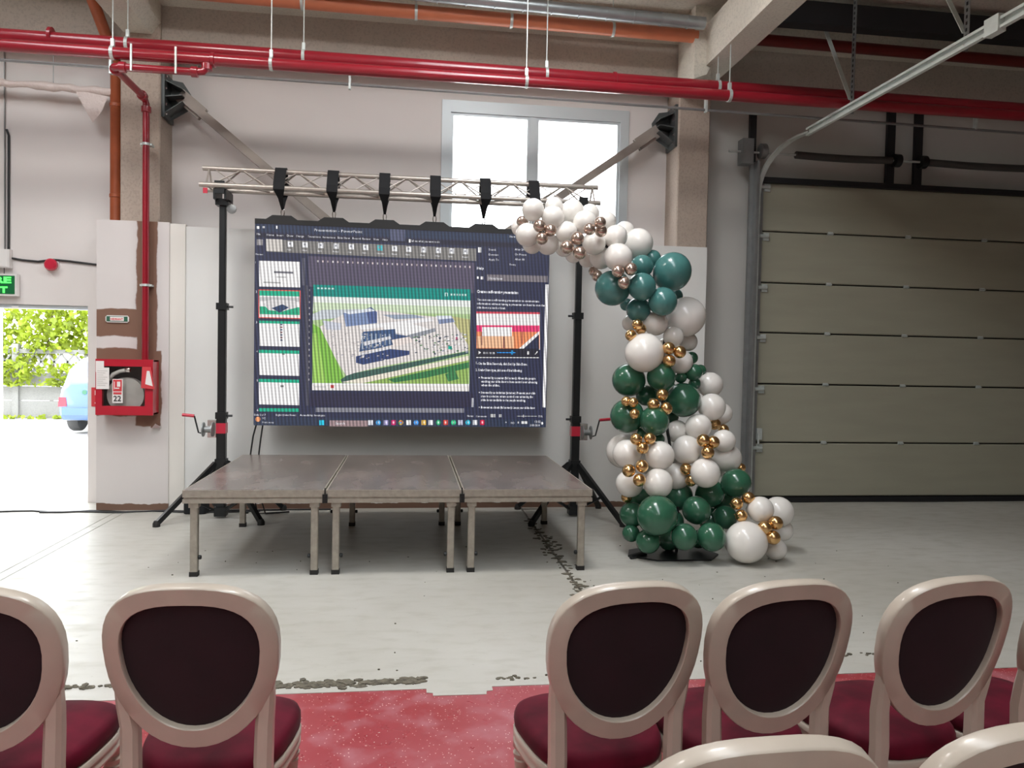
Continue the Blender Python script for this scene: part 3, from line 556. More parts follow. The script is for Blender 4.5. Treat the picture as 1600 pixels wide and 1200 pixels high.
thumb(408,447.5,0); rect(428,424,457,427,(.15,.15,.18)); rect(432,432,446,434,(.5,.5,.5)); rect(412,440,438,442,(.4,.4,.4))
rect(404.5,452,467.5,496,(.75,.10,.08),.03); thumb(453.5,494.5,8,405.8,466.2); rect(406.5,463,465.5,470,(.55,.55,.55),.03); rect(406,478,466,490,(.02,.40,.22),.03)
poly([(411,474),(425,467),(460,470),(462,480),(440,486),(420,484)],(.70,.68,.68)); poly([(424,481),(440,475),(450,480),(436,488)],(.03,.06,.14)); rect(406,490,466,494,(.85,.80,.78),.03)
thumb(500,539,4,405.5,465.5)
for i in range(7): rect(436.5,505+i*4,440,507.5+i*4,(.25,.12,.14) if i%2 else (.1,.12,.2))
thumb(545,584,5,404.7,464.6); rect(439,551,443,553,(.2,.2,.2)); thumb(590,629.5,5,403.8,464); rect(436,600,441,603,(.2,.2,.2)); rect(403.5,635.5,463.5,640.5,(.01,.42,.25),.016)
rect(474,446,479,632,(.07,.07,.10),0); 
for i in range(16): rect(480.5-.3*i*.5,452+i*9.2,482-.3*i*.5,455+i*9.2,(.4,.38,.4),0)
# the slide
poly([(487,445),(731,453.5),(728,610),(484,607)],WHT)
poly([(487,445),(731,453.5),(730.6,471),(486.7,463)],(.0,.26,.22)); [rect(493+i*5.5,449.3+i*.2,496.5+i*5.5,451.8+i*.2,(.5,.7,.68)) for i in range(5)]; rect(690,458.5,691.2,464,(.6,.8,.76)); rect(691,458.5,694,459.7,(.6,.8,.76)); rect(693.6,459,694.8,464,(.6,.8,.76)); [rect(699+i*4.5,460+i*.15,701.8+i*4.5,463+i*.15,(.5,.7,.66)) for i in range(6)]
poly([(486.7,463),(730.6,471),(730.5,481),(486.5,472)],(.80,.84,.80))
poly([(486.5,472),(730.5,481),(728.5,600),(484.2,597)],(.42,.58,.28))
poly([(486.5,472),(730.5,481),(730.2,492),(486,486)],(.62,.74,.52)); poly([(485.5,500),(520,497),(560,483),(500,484),(486,490)],(.58,.62,.66))
poly([(700,495),(730,500),(729.3,550),(720,540)],(.50,.48,.22))
poly([(496,510),(540,487),(585,485),(640,492),(700,498),(727,540),(727,548),(700,553),(590,572),(548,582),(536,586),(520,560)],(.74,.69,.67))
poly([(485.4,505),(497,512),(521,562),(536,597.5),(484.2,597)],(.22,.50,.07)); poly([(485,520),(492,520),(505,597),(484.3,597)],(.34,.60,.12))
poly([(536,586),(548,582),(727,549),(727.5,553),(530,598),(527,592)],(.05,.12,.10)); poly([(528,596),(728,556),(728,563),(560,598)],(.80,.74,.62))
poly([(560,598),(728,563),(727,600),(640,599)],(.30,.46,.12)); poly([(600,592),(728,566),(728,575),(660,590),(610,597)],(.04,.20,.07)); poly([(690,585),(705,578),(712,592),(695,596)],(.05,.22,.08))
poly([(532,489),(572,484),(580,487),(584,505),(536,510)],(.20,.27,.46)); poly([(566,483),(575,480),(584,488),(584,504),(572,505)],(.09,.13,.30)); poly([(533,488),(573,482),(582,486),(541,491)],(.72,.76,.84))
poly([(592,492),(640,492),(660,497),(612,499)],(.34,.40,.50)); poly([(556,509),(668,497),(672,502),(560,515)],(.88,.86,.88)); poly([(500,500),(530,505),(528,515),(506,515)],(.60,.62,.70))
poly([(590,508),(628,503),(668,515),(664,519),(630,524),(594,514)],(.92,.90,.90)); poly([(630,524),(674,513),(676,518),(634,531)],(.30,.32,.36)); poly([(594,515),(630,525),(626,530),(590,519)],(.55,.56,.62))
poly([(676,494),(700,494),(706,504),(680,507)],(.72,.76,.86)); poly([(679,500),(703,498),(705,504),(681,507)],(.22,.27,.42))
poly([(562,518),(612,514),(614,537),(590,543),(556,549)],(.05,.10,.22)); [rect(560+i*7,520+i*.3,562.5+i*7,545-i*1.2,(.30,.36,.46),0) for i in range(7)]; poly([(606,521),(636,526),(622,537),(608,536)],(.05,.09,.20)); poly([(562,534),(604,525),(606,529),(564,540)],(.66,.66,.70)); poly([(556,552),(604,542),(606,548),(560,560)],(.70,.70,.74))
poly([(551,556),(604,545),(634,548),(634,554),(610,559),(562,569),(551,566)],(.035,.06,.17)); poly([(606,531),(634,526),(640,534),(610,542)],(.82,.72,.68))
random.seed(11)
for i in range(110):
    x = random.uniform(640,724); y = random.uniform(522,552)-(x-640)*.05+2; c = random.choice([(.08,.10,.14),(.85,.85,.85),(.10,.22,.10),(.5,.45,.42),(.3,.32,.4)]); rect(x,y,x+random.uniform(1.5,5),y+random.uniform(1,2.4),c,-.1)
rect(695,541,701,546,(.0,.38,.28)); rect(707,527,710,531,(.6,.1,.25))
for i in range(90):
    x = random.uniform(508,600); y = random.uniform(512,552)+(x-508)*.12; rect(x,y,x+random.uniform(1.5,4),y+1.3,random.choice([(.55,.5,.5),(.85,.82,.8),(.35,.34,.38)]),-.08)
rect(484,599,728,608,(.84,.80,.77),.014); rect(487,602,505,603.5,(.5,.5,.5)); rect(512,600,517,605,(.55,.05,.05))
rect(480,612,735,633,(.028,.026,.060),.012); rect(489,635,720,642,(.24,.24,.28),.012); rect(732,622,735,636,(.7,.7,.75))
# help pane
word('Help',741,423,4.2,bold=.001); rect(741,434,744,437.5,WHT); rect(747,434,751,438.5,WHT); rect(757,431,855,441,(.20,.18,.20),.03); word('Slideshow',759,438.5,4.2)
word('Create a self-running presentation',741,459,4.6,wide=66,bold=.0015)
for i,(s,wd) in enumerate((('You can use a self-running presentation to communicate',100),('information without having a presenter on hand to run the',109),('slide show at a booth or kiosk.',46))): word(s,741,471+i*6.1,3.5,wide=wd,bold=.0006)
rect(740,488,842.5,546,(.90,.86,.86),.018); rect(740,488,842.5,491,(.65,.06,.10),.018); rect(740,511,842,545,(.85,.28,.12),.012); rect(740,509,842,519,(.80,.05,.18),.012); rect(741,526,800,544,(.88,.50,.30),.01); rect(749,512,797,526,(.93,.90,.90),.012)
poly([(841,523),(841,547),(815,546.5)],NAVY); poly([(841,519),(841,524),(815,546.5),(808,546)],WHT); rect(783,527,785,545,(.12,.02,.03)); rect(748,519,749.3,540,(.12,.02,.03)); rect(813,519,814.2,538,(.2,.02,.05))
rect(739.5,545,841,558.5,(.02,.02,.035),.01); rect(739.5,558.5,841,559.6,WHT,.01); poly([(743,548.5),(747,551.5),(743,554.5)],WHT); word('00:11 / 01:38',751,553.5,3.4,wide=18); rect(773,551,803,552.3,(.02,.30,.85),.01); rect(796,548.5,798.5,555,(.02,.45,1.)); rect(822,550,825,555,WHT); poly([(834,554.5),(838,550),(839,551),(835,555.5)],WHT)
for s,x,y,wd in (('1.',739,569,3),('On the Slide Show tab, click Set Up Slide Show.',743,570,79),('2.',738.5,580,3),('Under Show type, pick one of the following:',743,580,70)): word(s,x,y,4.,wide=wd,bold=.001)
for i,(s,wd) in enumerate((('Presented by a speaker (full screen): Allows the people',88),('watching your slide show to have control over advancing',91),('when the slides.',30),('',0),('Browsed by an individual (window): Presents your slide',88),('show in a window, where control over advancing the',84),('slides is not available to the people watching.',72),('',0),('Browsed at a kiosk (full screen): Loops your slide show',87))):
    if s: word(s,747,592+i*5.75,3.7,wide=wd,bold=.0008)
for y in (589.5,612.5,635.5): rect(743.5,y,745,y+1.6,WHT)
poly([(851.5,447),(856.5,447.2),(851.5,637.5),(846.8,637)],WHT)
# status bar and taskbar
word('Slide 2 of 7',396.5,647,3.,wide=17); word('English (United States)',429,647.4,3.,wide=30); word('Accessibility: Investigate',465,648,3.,wide=38); word('Notes',725,651,3.); word('Comments',739,651.5,3.,wide=17); rect(762,647,770,652,(.5,.5,.5)); rect(776,647.5,780,652,(.6,.6,.6)); rect(805,650.2,838,651,(.6,.6,.6),.01); rect(815,648.5,816.5,652.5,WHT); word('73%',840,652.5,3.)
rect(396,650,852,662,(.030,.042,.080),.014); poly([(402+4*math.cos(t*.7),652.5+4*math.sin(t*.7)) for t in range(9)],(.9,.35,.15)); word('9C',408.5,652.5,3.); word('Mostly sunny',408.5,658.5,2.6,wide=17)
rect(510,655,569,664.5,(.34,.24,.25),.012); word('Search',519,661.5,4.)
icons = [(498,(.02,.55,.75)),(573,(.7,.7,.75)),(585,(.05,.35,.75)),(597,(.45,.4,.7)),(608.5,(.75,.02,.18)),(620,(.7,.4,.1)),(632,(.85,.85,.85)),(644,(.05,.3,.8)),(656,(.85,.5,.08)),(667,(.85,.85,.9)),(679,(.02,.5,.2)),(690.5,(.8,.08,.06)),(703,(.02,.6,.25)),(714,(.5,.5,.65)),(726,(.02,.5,.7)),(737.5,(.75,.75,.8)),(749,(.8,.01,.08))]
for i,(x,c) in enumerate(icons):
    y = 658.5+(x-498)*.006
    if i in (2,5,7,10,12,14): poly([(x+4*math.cos(t*.785),y+4*math.sin(t*.785)) for t in range(8)],c)
    else: rect(x-3.6,y-3.8,x+3.6,y+3.8,c,0)
    if i in (5,): poly([(x+1.6*math.cos(t*.785),y+1.6*math.sin(t*.785)) for t in range(8)],(.1,.3,.8)); poly([(x-4,y),(x-1.5,y-1),(x-1,y+4)],(.05,.5,.12)); poly([(x-3.4,y-2.4),(x+3.6,y-2.2),(x,y-.8)],(.75,.06,.05))
    elif i not in (0,): rect(x-1.2,y-1.8,x+1.4,y+1.6,tuple(min(1,k*.5+.5) for k in c),0)
word('^',786,662.5,4.); word('RO',795,662.5,3.4); rect(806,659,808,662,WHT); rect(812,658.5,822,662.5,(.7,.7,.7)); word('13:02',834,661,3.6); word('20/05/2024',826,666.3,3.2,wide=16); poly([(846+1.8*math.cos(t*.785),662+2.2*math.sin(t*.785)) for t in range(8)],WHT)
me = D.mesh('display','led_picture',sc.location); ca = me.color_attributes.new('Col','FLOAT_COLOR','CORNER')
cols = [c or (1,1,1) for c in D.c]
if len(me.polygons) == len(cols):
    for p in me.polygons:
        for li in p.loop_indices: ca.data[li].color = (*cols[p.index], 1)
else: raise RuntimeError('display faces %d %d' % (len(me.polygons), len(cols)))
dsp = bpy.data.objects.new('display', me); COL.objects.link(dsp); dsp.parent = sc
# slings and shackles
names = ['first sling from the hydrant end','second sling from the hydrant end','third sling, left of the screen centre','fourth sling, just past the screen centre','fifth sling, in front of the window edge','sling nearest the balloons, in front of the window']
names[2] = 'third sling from the hydrant end'; names[3] = 'fourth sling from the hydrant end'
for h,nm in zip(HX,names):
    o = thing('sling', 'black webbing '+nm+', wrapped over the truss', 'strap', (h,7.74,3.0), group='slings holding the LED screen')
    path = [(7.825,3.03,.022),(7.70,3.12,.05),(7.588,3.18,.105),(7.60,3.24,.105),(7.70,3.40,.105),(7.74,3.41,.105),(7.78,3.40,.105),(7.88,3.24,.10),(7.892,3.19,.085),(7.86,3.12,.05),(7.835,3.03,.022)]
    rings = []
    for i,(y,z,wd) in enumerate(path):
        a = path[max(i-1,0)]; b = path[min(i+1,len(path)-1)]; ty,tz = b[0]-a[0],b[1]-a[1]; k = math.hypot(ty,tz); ny,nz = -tz/k*.006,ty/k*.006
        rings.append([(h-wd/2,y-ny,z-nz),(h+wd/2,y-ny,z-nz),(h+wd/2,y+ny,z+nz),(h-wd/2,y+ny,z+nz)])
    MB().loft(rings).obj('webbing','black_cloth',o)
    MB().tube([(h+.016*math.cos(t*.6283),7.83,3.0+.038*math.sin(t*.6283)) for t in range(11)],.006,6).obj('shackle','chrome',o,True)

# ---------------------------------------------------------------- cables
def cable(name,label,pts,r=.008,m='black_plastic',group=None): return tag(MB().tube(pts,r,7).obj(name,m,None,True),label,'cable',group)
cable('floor_cable','thin black cable lying along the foot of the wall past the door',[(-7,8.25,.008)]+[(-4.6+i*.18,8.12+.035*math.sin(i*1.7)-.004*i,.008) for i in range(14)]+[(-2.0,8.09,.008),(-1.6,8.1,.008),(-.8,8.12,.008)])
cable('floor_cable','second black cable twisting beside the first at the wall foot',[(-3.6,8.05,.008)]+[(-3.4+i*.14,8.05+.03*math.sin(i*1.3),.008) for i in range(10)]+[(-1.9,8.0,.008),(-1.5,8.05,.008)])
cable('screen_cable','black cable hanging from the lower screen corner, outer of the two',[(-1.50,7.84,.93),(-1.53,7.82,.8),(-1.56,7.84,.6),(-1.54,7.86,.3),(-1.5,7.9,.012),(-1.3,7.95,.012)])
cable('screen_cable','black cable hanging from the lower screen corner, inner of the two',[(-1.44,7.84,.93),(-1.46,7.82,.75),(-1.49,7.84,.5),(-1.47,7.86,.2),(-1.42,7.9,.012),(-1.2,7.98,.012)])
cable('floor_cable','black cable along the seal at the bottom of the sectional door',[(4.0,8.40,.01),(4.6,8.39,.01),(5.2,8.41,.01),(6.2,8.38,.01),(7.4,8.41,.01),(8.4,8.39,.01)])
cb2 = MB().box(-2.22,-2.0,7.93,8.1,0,.14,.02); tag(cb2.obj('flight_bag','black_cloth',bevel=.02),'small black bag on the floor behind the lifting stand leg','bag')
# ---------------------------------------------------------------- balloon arch
fr = thing('balloon_stand', 'black floor stand half hidden under the balloon arch', 'stand', (2.2,6.2,0))
MB().prism([(1.86,6.28),(1.80,6.10),(2.0,5.94),(2.45,5.93),(2.58,6.1),(2.5,6.35),(2.1,6.4)],.0,.014).tube([(1.80,6.02,.02),(1.95,6.1,.03)],.02,8).obj('base_plate','black_metal',fr)
sp = [(2.25,6.2,.01),(2.27,6.25,.4),(2.22,6.35,.9),(2.15,6.45,1.4),(2.2,6.48,1.9),(2.15,6.48,2.25),(1.95,6.48,2.45),(1.6,6.48,2.62),(1.25,6.48,2.72),(1.0,6.48,2.74)]
MB().tube(sp,.013,8).obj('frame_tube','black_metal',fr,True)
PR = [(.035,-1.20),(.06,-1.17),(.03,-1.13),(.08,-1.07),(.22,-1.01),(.40,-.92)]+[(math.cos(a),math.sin(a)) for a in [math.radians(d) for d in range(-54,91,12)]]+[(.02,1.)]
BM = {}
for k,m in (('W','balloon_white'),('G','balloon_green'),('T','balloon_green_glare'),('O','balloon_gold'),('C','balloon_gold_glare')): BM[k] = MB().lathe(PR,26).mesh('balloon',m,smooth=True)
GR = {'W':'white balloons of the arch','G':'green balloons of the arch','T':'glare-tinted green balloons of the arch','O':'gold balloons of the arch','C':'gold balloons of the arch'}
BALLOONS = [
(1.018,6.19,2.694,0.051,'C','top gold chrome balloon of the trio at the arch tip, first over the screen'),
(1.109,6.19,2.662,0.051,'C','side gold chrome balloon of the trio at the arch tip, first over the screen'),
(1.039,6.19,2.594,0.051,'C','bottom gold chrome balloon of the trio at the arch tip, first over the screen'),
(1.52,6.19,2.741,0.049,'C','top gold chrome balloon of the trio highest on the arch arm before the window'),
(1.432,6.19,2.685,0.049,'C','side gold chrome balloon of the trio highest on the arch arm before the window'),
(1.542,6.24,2.682,0.05,'C','bottom gold chrome balloon of the trio highest on the arch arm before the window'),
(1.335,6.19,2.606,0.055,'C','top gold chrome balloon of the trio directly above the stand mast'),
(1.249,6.19,2.532,0.055,'C','side gold chrome balloon of the trio directly above the stand mast'),
(1.355,6.19,2.49,0.055,'C','bottom gold chrome balloon of the trio directly above the stand mast'),
(1.791,6.19,2.372,0.053,'C','top gold chrome balloon of the trio between the white arm and glare-tinted cluster'),
(1.681,6.19,2.35,0.053,'C','side gold chrome balloon of the trio between the white arm and glare-tinted cluster'),
(1.734,6.19,2.257,0.053,'C','bottom gold chrome balloon of the trio between the white arm and glare-tinted cluster'),
(2.132,6.19,1.727,0.053,'O','top gold chrome balloon of the trio beside the huge white balloon of the column'),
(2.228,6.19,1.697,0.053,'O','side gold chrome balloon of the trio beside the huge white balloon of the column'),
(2.139,6.19,1.62,0.053,'O','bottom gold chrome balloon of the trio beside the huge white balloon of the column'),
(2.072,6.144,1.341,0.052,'O','top gold chrome balloon of the trio in the middle of the green cluster'),
(1.989,6.117,1.259,0.052,'O','side gold chrome balloon of the trio in the middle of the green cluster'),
(2.096,6.107,1.229,0.052,'O','bottom gold chrome balloon of the trio in the middle of the green cluster'),
(1.819,6.123,1.273,0.043,'O','top gold chrome balloon of the trio on the screen side of the green cluster'),
(1.775,6.176,1.279,0.044,'O','side gold chrome balloon of the trio on the screen side of the green cluster'),
(1.824,6.092,1.182,0.043,'O','bottom gold chrome balloon of the trio on the screen side of the green cluster'),
(2.389,6.02,0.975,0.053,'O','top gold chrome balloon of the trio on the garage side of the white bulge'),
(2.474,6.025,0.96,0.053,'O','side gold chrome balloon of the trio on the garage side of the white bulge'),
(2.417,5.988,0.88,0.053,'O','bottom gold chrome balloon of the trio on the garage side of the white bulge'),
(1.822,6.024,0.982,0.05,'O','top gold chrome balloon of the trio just under the middle green cluster'),
(1.935,6.026,0.988,0.05,'O','side gold chrome balloon of the trio just under the middle green cluster'),
(1.869,6,0.912,0.05,'O','bottom gold chrome balloon of the trio just under the middle green cluster'),
(1.853,5.95,0.771,0.052,'O','top gold chrome balloon of the trio on the screen side of the white bulge'),
(1.742,5.938,0.737,0.052,'O','side gold chrome balloon of the trio on the screen side of the white bulge'),
(1.823,5.913,0.666,0.052,'O','bottom gold chrome balloon of the trio on the screen side of the white bulge'),
(2.926,5.797,0.337,0.056,'O','top gold chrome balloon of the trio at the foot of the arch above the floor'),
(2.829,5.783,0.3,0.056,'O','side gold chrome balloon of the trio at the foot of the arch above the floor'),
(2.888,5.757,0.228,0.056,'O','bottom gold chrome balloon of the trio at the foot of the arch above the floor'),
(1.702,6.27,2.476,0.117,'W','large white balloon resting above the gold trio on the glare-tinted cluster'),
(1.912,6.27,2.238,0.117,'T','glare-tinted green balloon in the middle front of the glare-tinted cluster'),
(2.096,6.27,2.12,0.12,'T','glare-tinted green balloon below the largest one of the glare-tinted cluster'),
(1.949,6.27,1.686,0.162,'W','huge white balloon in the column between glare-tinted and plain green balloons'),
(1.882,6.27,1.921,0.047,'O','top gold chrome balloon of the trio under the lowest glare-tinted balloon'),
(1.926,6.32,1.886,0.047,'O','side gold chrome balloon of the trio under the lowest glare-tinted balloon'),
(1.827,6.27,1.829,0.047,'O','bottom gold chrome balloon of the trio under the lowest glare-tinted balloon'),
(2.1,6.27,1.484,0.122,'G','green balloon under the upper gold trio, top of middle green cluster'),
(2.013,6.152,1.119,0.123,'G','green balloon lowest in front of the middle green cluster'),
(2.036,6.059,0.843,0.118,'W','white balloon beside the two gold trios, centre of the bulge'),
(2.003,5.984,0.628,0.118,'W','white balloon lowest in front of the bulge above the largest bottom green'),
(2.41,6.012,0.708,0.12,'W','round white balloon in front, low in the bulge above the greens'),
(1.973,5.897,0.383,0.161,'G','largest green balloon of the bottom cluster'),
(2.18,5.839,0.222,0.106,'G','green balloon at floor level, middle of the front three'),
(2.409,5.839,0.219,0.114,'G','green balloon at floor level beside the huge white one'),
(2.758,5.945,0.513,0.05,'O','top gold chrome balloon of the trio between bottom greens and floor whites'),
(2.651,5.929,0.469,0.05,'O','side gold chrome balloon of the trio between bottom greens and floor whites'),
(2.678,5.896,0.376,0.05,'O','bottom gold chrome balloon of the trio between bottom greens and floor whites'),
(2.849,5.913,0.423,0.107,'W','white balloon stacked above the huge one at the foot of the arch'),
(2.695,5.825,0.178,0.169,'W','huge white balloon resting on the floor at the foot of the arch'),
(0.997,6.41,2.863,0.093,'W','white balloon topmost at the arch tip under the truss chord'),
(1.167,6.41,2.806,0.099,'W','tall white balloon just above the first gold trio of the arch tip'),
(1.443,6.41,2.781,0.099,'W','tall white balloon touching the highest gold trio from the screen side'),
(0.953,6.41,2.653,0.099,'W','white balloon at the very tip below the lone gold balloon'),
(1.285,6.41,2.688,0.093,'W','white balloon between the tip gold trio and the one above the mast'),
(1.525,6.41,2.606,0.099,'W','white balloon below the highest gold trio on the arch arm'),
(1.713,6.41,2.668,0.099,'W','plump white balloon beside the highest gold trio on its garage side'),
(1.699,6.41,2.233,0.151,'T','big glare-tinted green balloon on the screen side of the glare-tinted cluster'),
(1.95,6.41,2.427,0.099,'T','glare-tinted green balloon above the middle of the glare-tinted cluster'),
(2.219,6.41,2.387,0.163,'T','largest glare-tinted green balloon, on the garage door side of the cluster'),
(1.929,6.41,2.054,0.105,'T','lowest glare-tinted green balloon, above the gold trio of the upper column'),
(2.082,6.41,1.943,0.105,'W','white balloon just below the glare-tinted cluster in the column'),
(2.246,6.41,1.831,0.087,'W','small white balloon above the gold trio of the upper column'),
(2.321,6.41,1.611,0.099,'W','white balloon under the gold trio of the upper column'),
(1.858,6.403,1.449,0.142,'G','big green balloon at the screen-side top of the middle green cluster'),
(2.439,6.41,1.525,0.073,'G','small green balloon largest among the tiny ones by the wall end'),
(2.325,6.41,1.478,0.049,'G','tiny green balloon touching the round one under the upper gold trio'),
(2.46,6.434,1.429,0.053,'G','tiny green balloon lowest of the small ones by the wall end'),
(2.328,6.349,1.287,0.147,'G','largest green balloon in the middle cluster, garage side'),
(1.824,6.306,1.148,0.143,'G','big green balloon at the screen-side bottom of the middle green cluster'),
(1.947,6.261,1.012,0.045,'G','tiny green balloon above the gold trio of the white bulge'),
(2.088,6.244,0.96,0.048,'G','tiny green balloon beside the gold trio of the white bulge'),
(2.578,6.33,1.231,0.118,'W','white balloon touching the largest green one on the garage side'),
(2.442,6.277,1.063,0.108,'W','white balloon above the gold trio of the garage-side bulge'),
(2.658,6.239,0.948,0.096,'W','white balloon behind the gold trio at the garage-side edge'),
(1.802,6.204,0.839,0.118,'W','white balloon in front of the big screen-side one'),
(2.322,6.214,0.873,0.121,'W','white balloon in the heart of the bulge beside the garage-side gold trio'),
(2.717,6.314,0.795,0.126,'W','white balloon at the widest garage-side point of the bulge'),
(1.804,6.123,0.601,0.111,'W','white balloon lowest on the screen side of the bulge'),
(2.301,6.163,0.717,0.05,'O','upper gold balloon of the pair beside the round low white one'),
(2.334,6.13,0.623,0.047,'O','lower gold balloon of the pair beside the round low white one'),
(2.727,6.124,0.604,0.122,'G','green balloon highest of the bottom cluster, garage side'),
(2.361,6.052,0.393,0.119,'G','green balloon at the centre of the bottom cluster'),
(1.925,5.967,0.158,0.098,'G','green balloon at floor level below the largest green one'),
(1.202,6.55,2.926,0.077,'W','white balloon peeking over the tall one at the arch tip'),
(1.36,6.55,2.889,0.101,'W','white balloon upright along the top of the arch arm mid span'),
(1.518,6.55,2.88,0.083,'W','white balloon at the top edge behind the highest gold trio'),
(1.673,6.55,2.826,0.077,'W','small white balloon at the top edge beyond the highest gold trio'),
(1.014,6.55,2.601,0.083,'W','white balloon hanging lowest at the arch tip before the screen corner'),
(1.157,6.57,2.609,0.095,'W','white balloon under the first gold trio over the screen edge'),
(1.624,6.55,2.509,0.101,'W','white balloon wedged beside the large one above the gold pair'),
(1.953,6.55,2.638,0.131,'W','largest white balloon on the shoulder of the arch above the glare-tinted cluster'),
(0.927,6.55,2.788,0.048,'C','lone gold balloon tucked at the outermost tip of the arch'),
(1.594,6.55,2.347,0.048,'C','nearer gold balloon of the pair beside the big glare-tinted one'),
(2.083,6.55,2.514,0.077,'T','small glare-tinted green balloon highest in the glare-tinted cluster'),
(2.401,6.55,2.013,0.173,'W','huge white balloon under the glare-tinted cluster on the garage side'),
(2.551,6.55,1.541,0.054,'G','tiny green balloon farthest out towards the garage door'),
(2.048,6.502,1.314,0.089,'G','dark green balloon set back in the middle of the green cluster'),
(2.636,6.531,1.417,0.113,'W','bright white balloon beside the tiny greens, next to the wall end'),
(2.301,6.405,1.011,0.093,'W','white balloon just below the largest green one of the middle cluster'),
(2.65,6.425,1.076,0.05,'O','inner gold balloon of the pair at the garage-side edge'),
(2.263,6.283,0.639,0.111,'W','white balloon set back between two gold trios low in the bulge'),
(2.848,6.306,0.708,0.04,'O','lone gold balloon above the outermost bottom green one'),
(1.813,6.226,0.47,0.045,'O','lone gold balloon under the lowest screen-side white one'),
(2.548,6.237,0.498,0.119,'G','green balloon set back under the round low white one'),
(2.302,6.33,0.46,0.121,'G','green balloon set back behind the largest bottom one'),
(1.852,6.18,0.333,0.107,'G','green balloon at the screen-side edge of the bottom cluster'),
(2.661,6.173,0.307,0.101,'G','green balloon behind the gold trio of the bottom cluster'),
(1.83,6.129,0.189,0.072,'G','small green balloon at floor level on the screen-side edge'),
(3.143,6.187,0.345,0.132,'W','white balloon at the back of the foot, before the garage door seal'),
(3.199,6.206,0.18,0.087,'W','small white balloon outermost at the foot of the arch'),
(2.995,5.92,0.093,0.089,'W','white balloon on the floor behind the huge one at the foot'),
(1.318,6.67,2.596,0.079,'W','white balloon half hidden behind the gold trio above the mast'),
(1.863,6.67,2.764,0.085,'W','white balloon behind the shoulder of the arch before the window edge'),
(1.532,6.67,2.509,0.079,'W','white balloon low on the arm behind the black stand mast'),
(1.418,6.73,2.546,0.073,'W','white balloon lowest in the arm directly above the stand mast'),
(0.922,6.67,2.753,0.073,'W','white balloon sliver behind the very tip of the arch'),
(1.587,6.67,2.399,0.042,'C','farther gold balloon of the pair under the white arm'),
(2.35,6.67,2.207,0.061,'T','small glare-tinted green balloon peeking out below the largest glare-tinted one'),
(1.897,6.67,2.114,0.055,'T','small glare-tinted green balloon half hidden below the big screen-side glare-tinted one'),
(1.937,6.67,1.95,0.073,'W','white balloon sliver behind the gold trio under the glare-tinted cluster'),
(2.476,6.67,1.797,0.085,'W','white balloon behind the gold trio of the upper column'),
(2.516,6.67,1.653,0.055,'G','tiny green balloon beside the white one, highest of the small greens'),
(2.769,6.573,1.159,0.096,'W','bright white balloon sliver behind the garage-side white one'),
(1.976,6.521,0.986,0.065,'W','small white balloon behind the tiny green and gold trio'),
(2.776,6.53,1.019,0.047,'O','outer gold balloon of the pair at the garage-side edge'),
(1.856,6.471,0.828,0.153,'W','big white balloon farthest back on the screen side of the bulge'),
(2.266,6.632,1.345,0.108,'G','dark green balloon deep between the middle gold trio and its neighbours'),
(2.279,6.566,1.132,0.089,'G','dark green balloon deep under the largest middle green one'),
(2.052,6.465,0.746,0.112,'W','white balloon deep between the two screen-side gold trios'),
(2.561,6.459,0.793,0.111,'W','white balloon deep behind the garage-side gold trio of the bulge'),
(2.28,6.451,0.703,0.105,'W','white balloon deep in the heart of the bulge above the gold pair'),
(2.703,6.481,0.699,0.1,'W','white balloon deep behind the round low one in the bulge'),
(1.965,6.341,0.432,0.098,'G','dark green balloon deep under the lowest screen-side white one'),
(2.71,6.338,0.418,0.104,'G','dark green balloon deep between the highest and middle bottom ones'),
(2.233,6.281,0.249,0.103,'G','dark green balloon deep behind the largest bottom one'),
(2.59,6.316,0.256,0.103,'G','dark green balloon deep above the floor-level pair'),
(2.191,6.229,0.097,0.085,'G','dark green balloon deep at floor level between the front ones'),
(2.459,6.234,0.109,0.079,'G','dark green balloon deep at floor level behind the front pair'),
(2.268,6.67,1.729,0.097,'W','white balloon deep behind the gold trio beside the huge column one'),
]
random.seed(5)
for x,y,z,r,k,lab in BALLOONS:
    o = bpy.data.objects.new('balloon', BM[k]); COL.objects.link(o); o.location = (x,y,z)
    n = min(range(len(sp)), key=lambda i: (sp[i][2]-z)**2+(sp[i][0]-x)**2); d = Vector(sp[n])-Vector((x,y,z))+Vector((random.uniform(-.04,.04),.08,random.uniform(-.04,.04)))
    o.rotation_euler = (-d).to_track_quat('Z','Y').to_euler(); s = r*random.uniform(.99,1.02); o.scale = (s,s,s*random.uniform(1.0,1.06))
    tag(o, lab, 'balloon', GR[k])

# ---------------------------------------------------------------- medallion chairs
def outline(a, b, n=44, egg=.10):
    pts = []
    for i in range(n):
        t = 2*math.pi*i/n; c_, s_ = math.cos(t), math.sin(t); ex = 2.55 if s_ > 0 else 2.1
        u = a*math.copysign(abs(c_)**(2/ex), c_); v = b*math.copysign(abs(s_)**(2/ex), s_); pts.append((u*(1+egg*v/b), v))
    return pts
TILT = math.radians(12.5); BZ, BY, HB = .525, -.222, .245
def bp(u, v, d=0.):
    """back plane: u across, v up from the medallion centre, d out of the back towards the sitter"""
    h = v+HB; d += .55*u*u
    return (u, BY-h*math.sin(TILT)+d*math.cos(TILT), BZ+h*math.cos(TILT)+d*math.sin(TILT))
def seat_ring(k, z, n=40):
    out = []
    for i in range(n):
        t = 2*math.pi*i/n; c_, s_ = math.cos(t), math.sin(t)
        u = .220*math.copysign(abs(c_)**.62, c_); v = .225*math.copysign(abs(s_)**.62, s_); u *= 1+.11*v/.225-.02
        out.append((u*k, v*k+.01, z))
    return out
